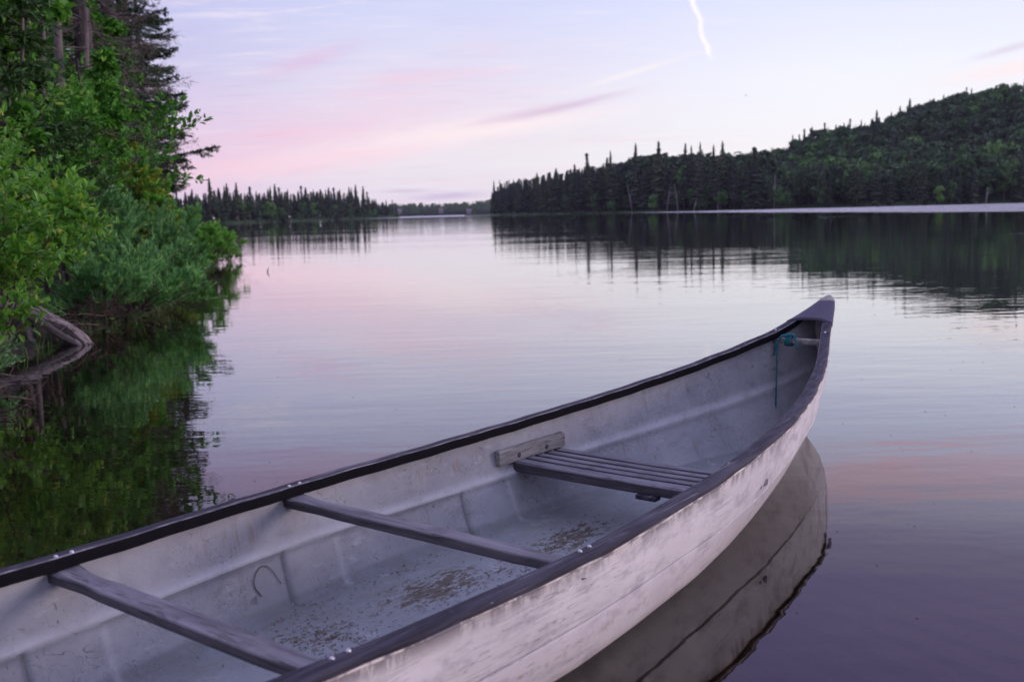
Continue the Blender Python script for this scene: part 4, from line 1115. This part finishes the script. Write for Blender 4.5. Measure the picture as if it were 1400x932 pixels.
def shrub(name, base, stems, H, lean, spec, nleaf, size, aspect, lmat, seed, label, cat='shrub', group=None, wmat=None, rad=.02, maxlev=9, arc=(0, 6.28), tilt=(.2, .9), pxmax=None, **kw):
    g = Grow(seed)
    if pxmax: g.ok = lambda q: 700+F0*(base[0]+q.x)/(base[1]+q.y) < pxmax+g.r.uniform(-22, 22)
    for i in range(stems):
        a = arc[0]+(arc[1]-arc[0])*(i+g.r.random())/stems; tl = g.r.uniform(*tilt)
        d = Vector((math.cos(a)*math.sin(tl), math.sin(a)*math.sin(tl), math.cos(tl)))+Vector(lean)*g.r.uniform(.3, 1)
        off = Vector((math.cos(a), math.sin(a), 0))*g.r.uniform(0, .25*H)
        g.branch(off, d.normalized(), H*g.r.uniform(.7, 1.05), rad*g.r.uniform(.6, 1.2), 0, spec)
    root = empty(name, base); tag(root, label, cat, group)
    link('foliage', leaves_on(g.tw, nleaf, size, aspect, seed, **kw), root, [lmat])
    g.wood(maxlev).build('stem', wmat or M_twig, root, True)
    return root
def at_px(px, row, Y):      # world point on the picture ray at depth Y
    d = fw + rt*((px-700)/F0) + up*((466-row)/F0); return Vector((0, 0, 1)) + d*(Y/d.y)
def gz_(x, y): return float(ground_z(np.array(x), np.array(y)))

# --- needle trees close by
def near_spruce(base, H, Rm, seed, label, z0=.8, dens=1.0, nmat=None, dead=0., name='spruce_tree', droop=.25, step=.26, extra=(), crown_top=1.0):
    r = random.Random(seed); rn = np.random.RandomState(seed); root = empty(name, base); tag(root, label, 'tree')
    tb = MB(); tb.tube([(0, 0, -.3), (.03, 0, H*.3), (-.02, .03, H*.65), (0, 0, H)], [.018*H+.02, .013*H, .007*H, .01], 8); tb.build('trunk', M_darkbark, root, True)
    bb = MB(); seg = []; dseg = []
    z = z0; br = []
    while z < H-.15:
        k = (H-z)/(H-z0); nb = r.randint(4, 6); a0 = r.uniform(0, 6.28)
        for j in range(nb): br.append((z+r.uniform(-.1, .1), a0+j*6.28/nb+r.uniform(-.4, .4), Rm*(k**.7)*r.uniform(.6, 1.12)+.12, False))
        z += step*r.uniform(.75, 1.3)
    for e in extra: br.append((*e, True))
    for z, a, L, ex in br:
        ca, sa = math.cos(a), math.sin(a); dr = droop*r.uniform(.6, 1.4)*(0 if ex else 1); pts = []
        for i in range(7):
            q = i/6; pts.append(Vector((ca*L*q, sa*L*q, z-dr*L*math.sin(q*2.2)*.9+.12*L*q*q+(0.02*L if ex else 0))))
        bb.tube(pts, [.012+.010*L*(1-q/6) if i_ == 0 else (.006+.006*L)*(1-i_/7) for i_, q in enumerate(range(7))], 4, cap=False)
        isdead = r.random() < dead
        for t_ in range(int(9+L*9)):
            q = r.uniform(.12, 1.)**.8; i = min(5, int(q*6)); p = pts[i].lerp(pts[i+1], q*6-i)
            sd = r.choice((-1, 1)); l2 = L*.42*(1.15-q)*r.uniform(.5, 1.2)+.06
            d = Vector((ca*.75-sa*sd*.8, sa*.75+ca*sd*.8, r.uniform(-.35, .12))).normalized()
            e = p+d*l2; (dseg if isdead else seg).append((*p, *e))
            if r.random() < .55: m_ = p.lerp(e, .5); e2 = m_+Vector((d.x-sa*sd*.6, d.y+ca*sd*.6, d.z-.3)).normalized()*l2*.4; (dseg if isdead else seg).append((*m_, *e2))
        for i in range(3, 6): (dseg if isdead else seg).append((*pts[i], *pts[i+1]))
    def sprays(seg, per_m, w, ln, name, mat):
        seg = np.array(seg); L = np.linalg.norm(seg[:, 3:]-seg[:, :3], axis=1); n = int(L.sum()*per_m)
        i = rn.choice(len(seg), n, p=L/L.sum()); f = rn.rand(n, 1); P = seg[i, :3]+(seg[i, 3:]-seg[i, :3])*f
        T = (seg[i, 3:]-seg[i, :3])/L[i][:, None]; o = rn.normal(size=(n, 3)); D = T*.8+o*.45; D /= np.linalg.norm(D, axis=1)[:, None]
        S = np.cross(D, rn.normal(size=(n, 3))); S /= np.linalg.norm(S, axis=1)[:, None]; l = ln*rn.uniform(.6, 1.3, (n, 1))
        V = np.stack([P-S*w*.3, P+D*l*.5-S*w, P+D*l, P+D*l*.5+S*w], 1).reshape(-1, 3)
        link(name, mesh(name, V, np.arange(n*4).reshape(n, 4)), root, [mat])
    if seg: sprays(seg, 46*dens, .011, .085, 'crown', nmat or M_needle)
    if dseg: sprays(dseg, 26, .003, .13, 'dead_twigs', M_dead)
    bb.build('branch', M_twig, root, True)
    return root
def W2(px, Y): return (px-700)/F0*Y*1.0

# spruce whose tips break the sky on the left; one long limb reaches right at picture row 208
x0 = W2(196, 26.); 
near_spruce((x0, 26., .9), 14, 1.45, 301, 'tall dark spruce stretching one long limb over the water, outermost on the left bank', z0=1.2, dens=2.6, dead=.06,
            extra=((1.68, -.06, 2.15), (1.55, .1, 1.2), (4.3, .05, 1.25), (.9, .25, 1.3), (5.2, -.2, 1.2)))
near_spruce((W2(176, 18.5), 18.5, .8), 11, 1.25, 302, 'half-dead spruce with brown bare twigs in the middle of the left bank', z0=1.2, dens=.5, dead=.72)
near_spruce((W2(140, 15.), 15., .9), 10, 1.3, 303, 'dying spruce full of grey-brown twigs behind the maple leaves', z0=1.6, dens=.4, dead=.85)
near_spruce((W2(150, 24), 24., 1.1), 13, 1.6, 304, 'dark spruce standing behind the half-dead one on the left bank', z0=.8, dens=1.0, dead=.15)
near_spruce((W2(95, 19), 19., 1.3), 12, 1.7, 305, 'dark spruce deep in the left bank behind the thin grey trunks', z0=.8, dens=.9, dead=.3)
near_spruce((W2(215, 34), 34., 1.0), 10, 1.5, 306, 'smaller dark spruce behind the outermost one on the left bank', z0=.6, dens=.8, dead=.1)
near_spruce((W2(60, 26), 26., 1.4), 14, 2.0, 307, 'dark spruce at the back of the left bank', z0=.6, dens=.7, dead=.1)
near_spruce((W2(20, 15), 15., 1.4), 11, 1.6, 308, 'dark spruce behind the overhanging maple branches', z0=.6, dens=.9, dead=.2)
near_spruce((W2(207, 16.2), 16.2, .15), 1.9, .62, 309, 'young yellow-green cedar above the bright shore shrubs', z0=.2, dens=2.4, nmat=M_cedar, name='cedar_tree', droop=.15, step=.15)
near_spruce((W2(140, 16.5), 17.2, .6), 2.6, .9, 310, 'small olive cedar left of the yellow-green one', z0=.25, dens=1.5, nmat=M_cedar, name='cedar_tree', droop=.15, step=.15)
near_spruce((W2(10, 9.5), 9.5, .9), 6.5, .85, 311, 'dark green cedar at the left picture edge', z0=.3, dens=1.5, nmat=M_cedar2, name='cedar_tree', droop=.2, step=.17)

# --- broadleaf trees close by
def near_tree(name, base, H, seed, label, lmat, nleaf, size, aspect, spec, rad, z_first, stemdir=(0, 0, 1), nlimb=9, limbL=1.6, bias=(0, 0, 0), bark=None, pxmax=246, **kw):
    g = Grow(seed); r = g.r
    if pxmax: g.ok = lambda q: 700+F0*(base[0]+q.x)/(base[1]+q.y) < pxmax+g.r.uniform(-22, 22)
    root = empty(name, base); tag(root, label, 'tree')
    pts = [Vector((0, 0, -.3))]; d = Vector(stemdir).normalized(); q = Vector((0, 0, -.3))
    for i in range(8): d = (d+g.rv(.035)).normalized(); q = q+d*H/8; pts.append(q.copy())
    tb = MB(); tb.tube(pts, [rad*(1-.75*i/8) for i in range(9)], 8); tb.build('trunk', bark or M_bark, root, True)
    for i in range(nlimb):
        tt = z_first+(1-z_first)*(i+r.random())/nlimb; k = min(7, int(tt*8)); p = pts[k].lerp(pts[k+1], tt*8-k)
        a = r.uniform(0, 6.28); dd = Vector((math.cos(a), math.sin(a), r.uniform(.0, .5)))+Vector(bias)*r.uniform(.2, 1)
        g.branch(p, dd.normalized(), limbL*r.uniform(.7, 1.1)*(1.1-.45*tt), rad*.3, 0, spec)
    link('crown', leaves_on(g.tw, nleaf, size, aspect, seed, **kw), root, [lmat])
    g.wood().build('limb', M_twig, root, True)
    return root
SP2 = [(6, .55, .8, .12, .02), (5, .55, .8, .14, .0)]
near_tree('alder_tree', (W2(172, 17.6), 17.6, .6), 5.2, 401, 'bright green leafy tree mixed in front of the outermost spruces', M_alder, 8500, .085, .72, SP2, .05, .18, nlimb=17, limbL=.85, bias=(.1, -.2, 0), up=-.1, pxmax=246)
near_tree('alder_tree', (W2(84, 13), 13.2, .7), 5.5, 402, 'leafy tree with green sprays left of the brown-twigged spruces', M_alder, 7000, .07, .72, SP2, .05, .18, nlimb=14, limbL=.9, bias=(.2, -.5, 0), up=-.1, pxmax=150)
near_tree('alder_tree', (W2(166, 23), 23., .6), 5.6, 403, 'leafy tree showing through the outermost spruce', M_alder, 8000, .09, .72, SP2, .06, .15, nlimb=16, limbL=.85, bias=(0, -.3, 0), up=-.1, pxmax=236)
near_tree('alder_tree', (W2(50, 17), 17., .9), 5, 404, 'leafy tree in the shade at the back of the left bank', M_alder, 12000, .10, .75, SP2, .08, .1, nlimb=20, limbL=2.0, up=-.1)
near_tree('maple_tree', (W2(24, 10.2), 10.2, .6), 4.4, 405, 'broad-leaved tree overhanging the top left corner, thick grey trunk', M_maple, 7000, .105, .85, SP2, .05, .45, nlimb=15, limbL=1.15, bias=(.4, -.4, -.1), up=-.45, along=.3, pxmax=122)
near_tree('alder_tree', (W2(30, 9.2), 9.4, .5), 4.2, 406, 'fresh green leafy sprays in front of the dark conifers at the upper left', M_maple, 7000, .07, .8, SP2, .03, .28, nlimb=17, limbL=.75, bias=(.35, -.3, 0), up=-.2, pxmax=128)
near_tree('alder_tree', (W2(140, 12.4), 12.6, .4), 2.9, 407, 'fresh green leafy sapling in front of the brown-twigged spruces', M_alder, 5200, .07, .75, SP2, .03, .3, nlimb=14, limbL=.65, bias=(.1, -.3, 0), up=-.2, pxmax=190)
# slim standing trunks in the shade
def pole(px, Y, r_, lean, lab, mat, H=7):
    b = MB(); b.tube([(0, 0, -.2), (lean*.3, 0, H*.35), (lean*.6, .05, H*.7), (lean, 0, H)], [r_, r_*.9, r_*.75, r_*.5], 8)
    rr_ = random.Random(px)
    for k in range(14):
        z = rr_.uniform(1.2, H); a = rr_.uniform(0, 6.28); L = rr_.uniform(.25, .7)
        b.tube([(lean*z/H, 0, z), (lean*z/H+math.cos(a)*L, math.sin(a)*L, z-.1*L)], [.008, .003], 3, cap=False)
    x = W2(px, Y); o = b.build('bare_trunk', mat, None, True); o.location = (x, Y, gz_(x, Y)); tag(o, lab, 'tree trunk')
pole(106, 12.2, .06, .06, 'slim grey trunk rising straight through the left bank foliage', M_bark)
pole(96, 12.6, .05, .35, 'thinner dark trunk close beside the slim grey one', M_darkbark)
pole(64, 10.8, .028, .5, 'slender leaning trunk half hidden behind the maple leaves', M_bark, 6)
pole(40, 12, .06, -.2, 'dark trunk behind the maple at the far left', M_darkbark)
pole(128, 14.5, .05, .45, 'grey leaning trunk among the brown twigs', M_bark)

# --- shrubs on the bank
SP3 = [(7, .5, .6, .10, .03), (5, .5, .6, .12, .04)]
SPW = [(8, .55, .42, .08, .05), (6, .5, .42, .08, .06)]
SPB = [(7, .55, .75, .10, -.02), (5, .55, .75, .12, .0)]
shrub('serviceberry_shrub', (-3.92, 6.9, .12), 17, 1.35, (.02, -.05, .2), SPB, 9500, .062, .52, M_bushleaf, 501, 'nearest leafy bush with yellow-green oval leaves reaching over the water', rad=.013, tilt=(.1, .75), along=.45, spread=.8, up=.25)
shrub('serviceberry_shrub', (-3.62, 6.2, .05), 9, .62, (.35, -.1, 0), SPB, 1500, .058, .52, M_bushleaf, 502, 'low leafy sprays hanging beside the driftwood log', rad=.008, tilt=(.3, 1.2), along=.45, spread=.8)
shrub('serviceberry_shrub', (-4.4, 7.4, .35), 12, 1.6, (-.1, -.1, .2), SPB, 6000, .062, .52, M_bushleaf, 503, 'taller leafy bush behind the nearest one at the left edge', rad=.014, tilt=(.1, .6), along=.45, spread=.8, up=.25)
shrub('sweet_gale_shrub', (-3.5, 6.3, -.03), 12, .36, (.1, -.1, 0), SPW, 2600, .028, .36, M_willow, 504, 'small grey-green shrub at the waterline below the driftwood log', rad=.005, tilt=(.2, 1.1), up=.4)
wl = 'willow shrubs on the left bank'
shrub('willow_shrub', (W2(178, 10.6), 10.7, .05), 22, .72, (.30, -.25, 0), SPW, 12000, .055, .22, M_willow, 505, 'blue-green narrow-leaved willow dipping to the water, middle of the left bank', group=wl, rad=.009, tilt=(.2, 1.5), along=1., spread=.45, up=.3)
shrub('willow_shrub', (W2(128, 9.6), 9.8, .08), 20, .58, (.35, -.25, 0), SPW, 8000, .05, .22, M_willow, 506, 'low willow just behind the end of the driftwood log', group=wl, rad=.008, tilt=(.2, 1.5), along=1., spread=.45, up=.3)
shrub('willow_shrub', (W2(205, 13.2), 13.4, .12), 15, .9, (.30, -.2, 0), SPW, 11000, .055, .24, M_willow, 507, 'rounded willow behind the one that dips to the water', group=wl, rad=.012, tilt=(.2, 1.1), along=1., spread=.45, up=.3)
shrub('willow_shrub', (W2(120, 11.4), 11.6, .2), 14, 1.0, (.2, -.2, 0), SPW, 12000, .06, .24, M_willow, 508, 'taller blue-green willow rising behind the yellow-green bush', group=wl, rad=.012, tilt=(.1, .9), along=1., spread=.45, up=.3)
sh = 'bright green shrubs at the tip of the left bank'
shrub('shore_shrub', (W2(240, 18), 18., .1), 15, .95, (.4, -.1, 0), SP3, 10000, .06, .42, M_shrub, 509, 'bright green shrub behind the rounded willow', group=sh, rad=.014, tilt=(.2, 1.1), up=.3)
shrub('shore_shrub', (W2(262, 21.5), 21.6, .1), 17, .95, (.5, -.1, 0), SP3, 11000, .065, .42, M_shrub, 510, 'bright green shrub with bare twigs under it near the tip of the left bank', group=sh, rad=.016, tilt=(.2, 1.15), up=.3)
shrub('shore_shrub', (W2(290, 24.5), 24.4, .05), 14, .6, (.5, 0, 0), SP3, 7000, .065, .42, M_shrub, 511, 'outermost low green shrub reaching furthest over the water', group=sh, rad=.014, tilt=(.3, 1.25), up=.3)
shrub('shore_shrub', (W2(316, 24.5), 24.6, -.02), 6, .45, (.3, 0, 0), SP3, 1400, .06, .42, M_shrub, 517, 'little separate green tuft standing in the water at the tip of the left bank', group=sh, rad=.010, tilt=(.2, .9), up=.3)
shrub('shore_shrub', (W2(200, 16.), 16.4, .3), 14, 1.4, (.3, -.1, 0), SP3, 10000, .06, .42, M_shrub, 512, 'green shrub climbing towards the yellow-green cedar', pxmax=240, group=sh, rad=.014, tilt=(.1, .9), up=.3)
shrub('shore_shrub', (W2(70, 13), 13., .7), 14, 2.0, (.1, -.1, 0), SP3, 9000, .07, .5, M_alder, 513, 'shaded green shrub under the slim grey trunk', rad=.016, tilt=(.1, 1.0))
shrub('shore_shrub', (W2(20, 10.6), 10.6, .6), 14, 2.1, (.1, -.1, 0), SP3, 9000, .065, .55, M_alder, 514, 'shaded green shrub at the left edge below the maple', rad=.016, tilt=(.1, 1.0))
shrub('shore_shrub', (W2(150, 21), 21., .8), 14, 2.3, (.1, -.1, 0), SP3, 9000, .08, .5, M_alder, 515, 'shaded green shrub below the half-dead spruce', pxmax=240, rad=.018, tilt=(.1, 1.0))
shrub('shore_shrub', (W2(215, 27.5), 27.6, .3), 12, 1.3, (.2, -.1, 0), SP3, 7000, .08, .5, M_alder, 516, 'dark shrub at the foot of the outermost spruce', pxmax=240, rad=.018, tilt=(.1, 1.0))
# bare grey twigs along the waterline, under the shrubs
def brush(base, n, L, seed, lab, arc=(-2.2, 1.0), rise=(-.05, .45)):
    g = Grow(seed)
    for i in range(n):
        a = g.r.uniform(*arc); d = Vector((math.cos(a), math.sin(a), g.r.uniform(*rise)))
        g.branch(Vector((g.r.uniform(-.3, .3), g.r.uniform(-.4, .4), g.r.uniform(0, .15))), d.normalized(), L*g.r.uniform(.5, 1.1), .008, 0, [(4, .5, .7, .14, -.01), (3, .5, .7, .16, 0)])
    o = g.wood(n0=5).build('dead_brush', M_dead if False else M_twig, None, True); o.location = base; tag(o, lab, 'dead branches', None)
brush((-3.95, 8.9, .03), 14, .6, 601, 'tangle of bare dark twigs between the log and the low willow')
brush((-3.95, 10.4, .03), 12, .6, 602, 'bare dark twigs under the willow that dips to the water')
brush((W2(215, 13.6), 13.8, .05), 14, .8, 603, 'bare twigs at the waterline under the rounded willow')
brush((W2(262, 20.5), 21.0, .08), 34, 1.2, 604, 'grey bare twigs over the water below the bright green shrubs')
brush((-3.2, 5.35, .03), 22, .45, 605, 'pale bleached roots and twigs at the water edge in the left corner')

# driftwood log sloping into the water, with a root fork
m, t, out = new_mat('driftwood'); o = obc(t)
g_ = t.noise(t.mapping(o, (2.2, 22, 22)), 1.0, 6, .65, .6); cr = t.smooth(t.noise(t.mapping(o, (1.3, 16, 16), (3, 0, 0)), 1.0, 4, .6), .54, .60)
col = t.mix(t.smooth(g_, .3, .7), g3(.13, .095, .085), g3(.32, .26, .25)); col = t.mix(cr, col, g3(.03, .022, .02))
pbr(t, out, col, .8, t.math('SUBTRACT', g_, t.math('MULTIPLY', cr, .8)), .03, 1., .25); M_drift = m
p1 = at_px(30, 428, 8.75); p2 = Vector((-3.50, 8.25, -.06))
lg = empty('driftwood_log', p2); d = (p1-p2); lg.rotation_euler = d.to_track_quat('X', 'Z').to_euler(); tag(lg, 'weathered grey log sloping down into the water under the leafy bush', 'log')
b = MB(); n = 16; L = d.length+.5; V = []; Fs = []; rr = random.Random(4)
off = [rr.uniform(-.02, .02) for _ in range(14)]
for i in range(n):
    q = i/(n-1); rad = .035+.10*q**.6+.02*math.sin(q*9)
    for k in range(14):
        a = k*6.283/14; r_ = rad*(1+.18*math.sin(3*a+q*2)+off[k]*4); V.append((q*L, math.cos(a)*r_, math.sin(a)*r_*.8+.05*math.sin(q*3)))
for i in range(n-1):
    for k in range(14): Fs.append((i*14+k, (i+1)*14+k, (i+1)*14+(k+1) % 14, i*14+(k+1) % 14))
Fs.append(tuple(range(14))[::1]); Fs.append(tuple(range((n-1)*14, n*14))[::-1]); b.add(V, Fs); b.build('log', M_drift, lg, True)
b = MB(); b.tube([(.55, -.04, -.03), (.35, -.14, -.08), (.18, -.20, -.10), (.05, -.28, -.06)], [.04, .03, .022, .006], 7); b.tube([(.8, .05, -.05), (.55, .16, -.13), (.3, .22, -.14)], [.04, .028, .008], 7); b.build('root', M_drift, lg, True)

# forked stick standing in the lake, with the rest of it under water
b = MB(); b.tube([(-.045, 0, -.5), (-.010, 0, -.02), (.012, 0, .05), (.035, .01, .125)], [.012, .013, .011, .004], 6); b.tube([(.0, 0, .025), (-.028, .01, .062)], [.009, .004], 5)
o = b.build('stick', M_darkbark, None, True); o.location = (W2(369, 19.2), 19.2, 0); o.scale = (.8, .8, .8); tag(o, 'small dark forked stick poking out of the open water', 'stick')
# red marker far left
m, t, out = new_mat('red_marker_paint'); pbr(t, out, t.mix(t.noise(obc(t), 9, 2), g3(.55, .03, .05), g3(.68, .05, .08)), .5); M_red = m
m, t, out = new_mat('white_marker_band'); pbr(t, out, t.mix(t.noise(obc(t), 9, 2), g3(.6, .58, .6), g3(.7, .68, .7)), .5); M_wband = m
r_ = empty('channel_marker', (W2(301, 235), 235, 0)); tag(r_, 'tiny red marker float by the left far shore', 'buoy')
b = MB(); b.tube([(0, 0, -.3), (0, 0, .15), (0, 0, .45), (0, 0, .95), (0, 0, 1.05)], [.32, .38, .24, .20, .05], 12); b.build('float', M_red, r_, True)
b = MB(); b.tube([(0, 0, .58), (0, 0, .72)], [.245, .235], 12); b.build('band', M_wband, r_, True)
# small flying birds
m, t, out = new_mat('dark_feathers'); pbr(t, out, t.mix(t.noise(obc(t), 20, 2), g3(.05, .045, .05), g3(.12, .11, .12)), .8); M_bd = m
m, t, out = new_mat('pale_feathers'); pbr(t, out, t.mix(t.noise(obc(t), 20, 2), g3(.6, .58, .55), g3(.75, .72, .7)), .8); M_bp = m
def bird(px, row, Y, span, mat, lab, rz):
    p = at_px(px, row, Y); o = MB(); s = span/2
    o.tube([(-.30*s, 0, 0), (-.1*s, 0, .02*s), (.25*s, 0, .02*s), (.42*s, 0, .03*s), (.55*s, 0, 0)], [.02*s, .09*s, .11*s, .07*s, .01*s], 8)
    o.add([(-.3*s, 0, .02*s), (-.62*s, .14*s, .0), (-.62*s, -.14*s, 0), (-.3*s, 0, -.01*s)], [(0, 1, 2), (3, 2, 1)])
    for k in (-1, 1):
        q = [(.22*s, k*.05*s, .05*s), (.28*s, k*.5*s, .28*s), (-.10*s, k*1.*s, .16*s), (-.02*s, k*.5*s, .25*s), (-.1*s, k*.06*s, .04*s)]
        q2 = [(x, y, z-.015*s) for x, y, z in q]
        f = [(0, 1, 3, 4), (1, 2, 3), (5, 9, 8, 6), (6, 8, 7)]; f = f+[(0, 5, 6, 1), (1, 6, 7, 2), (2, 7, 8, 3), (3, 8, 9, 4)]
        o.add(q+q2, f if k == 1 else [g[::-1] for g in f])
    ob = o.build('bird', mat, None, False); ob.location = p; ob.rotation_euler = (R(14), 0, rz); tag(ob, lab, 'bird')
bird(1020, 131, 90, .36, M_bd, 'tiny dark bird flying in the open sky above the ridge', R(200))
bird(1215, 234, 70, .38, M_bp, 'tiny pale bird flying in front of the wooded hillside', R(60))
# grass tufts on the bank edge: uncountable
r = np.random.RandomState(8); n = 2600
yy = r.uniform(4, 27, n); dd = np.abs(r.normal(.0, .5, n)); xx = xshore(yy)-dd+.1
zz = ground_z(xx, yy); L = r.uniform(.06, .2, n); a = r.uniform(0, 6.28, n); le = r.uniform(.1, .6, n)
Bp = np.stack([xx, yy, zz-.02], -1); D = np.stack([np.cos(a)*le, np.sin(a)*le, np.ones(n)], -1); D /= np.linalg.norm(D, axis=1)[:, None]; S = np.stack([-np.sin(a), np.cos(a), 0*a], -1)*.003
V = np.stack([Bp-S, Bp+D*(L*.55)[:, None]-S, Bp+D*L[:, None]+np.stack([np.cos(a), np.sin(a), -.6+0*a], -1)*(L*.15)[:, None], Bp+D*(L*.55)[:, None]+S, Bp+S], 1).reshape(-1, 3)
k = np.arange(n)[:, None]*5
me = mesh('grass', V, [tuple(q) for q in (k+np.array([[0, 1, 2, 3, 4]])).tolist()])
tag(link('grass', me, None, [M_grass]), 'thin green grass along the edge of the left bank', 'grass', None, 'stuff')

# specks drifting on the near water: pollen, drowned midges, seed fluff
r = np.random.RandomState(31); V = []; Fs = []
for q in range(420):
    Y = r.uniform(2.2, 16); px = r.uniform(240, 1400); x = W2(px, Y)
    lx = (Vector((x, Y, 0))-TIP).dot(-AX); ly = (Vector((x, Y, 0))-TIP).dot(Vector((AX.y, -AX.x, 0)))
    if -.1 < lx < 5.5 and abs(ly) < hS(max(0, lx))+.03: continue
    s_ = r.uniform(.0012, .0035)*(1+Y*.05); a = r.uniform(0, 6.28); e = r.uniform(.3, 1); b0 = len(V)
    for k in range(6): c_, d_ = math.cos(k*1.047)*s_, math.sin(k*1.047)*s_*e; V.append((x+c_*math.cos(a)-d_*math.sin(a), Y+c_*math.sin(a)+d_*math.cos(a), .0012))
    V.append((x, Y, .0012+s_*.5)); Fs += [(b0+k, b0+(k+1) % 6, b0+6) for k in range(6)]
tag(link('floating_specks', mesh('floating_specks', np.array(V), Fs), None, [M_crumb]), 'tiny dark specks floating on the calm water', 'floating debris', None, 'stuff')

# air: thin even haze that softens the far shores
def haze_box():
    b = MB(); x, y0, y1, z0, z1 = 3000., -3000., 3000., -5., 125.
    V = [(-x, y0, z0), (x, y0, z0), (x, y1, z0), (-x, y1, z0), (-x, y0, z1), (x, y0, z1), (x, y1, z1), (-x, y1, z1)]
    b.add(V, [(0, 3, 2, 1), (4, 5, 6, 7), (0, 1, 5, 4), (1, 2, 6, 5), (2, 3, 7, 6), (3, 0, 4, 7)])
    m = bpy.data.materials.new('haze'); m.use_nodes = True; nt = m.node_tree; nt.nodes.clear()
    v = nt.nodes.new('ShaderNodeVolumePrincipled'); v.inputs['Color'].default_value = (.80, .78, 1.0, 1); v.inputs['Density'].default_value = .00006
    o = nt.nodes.new('ShaderNodeOutputMaterial'); nt.links.new(v.outputs[0], o.inputs['Volume'])
    tag(b.build('haze', m), 'thin bluish evening haze over the whole lake', 'haze', None, 'stuff')
haze_box()
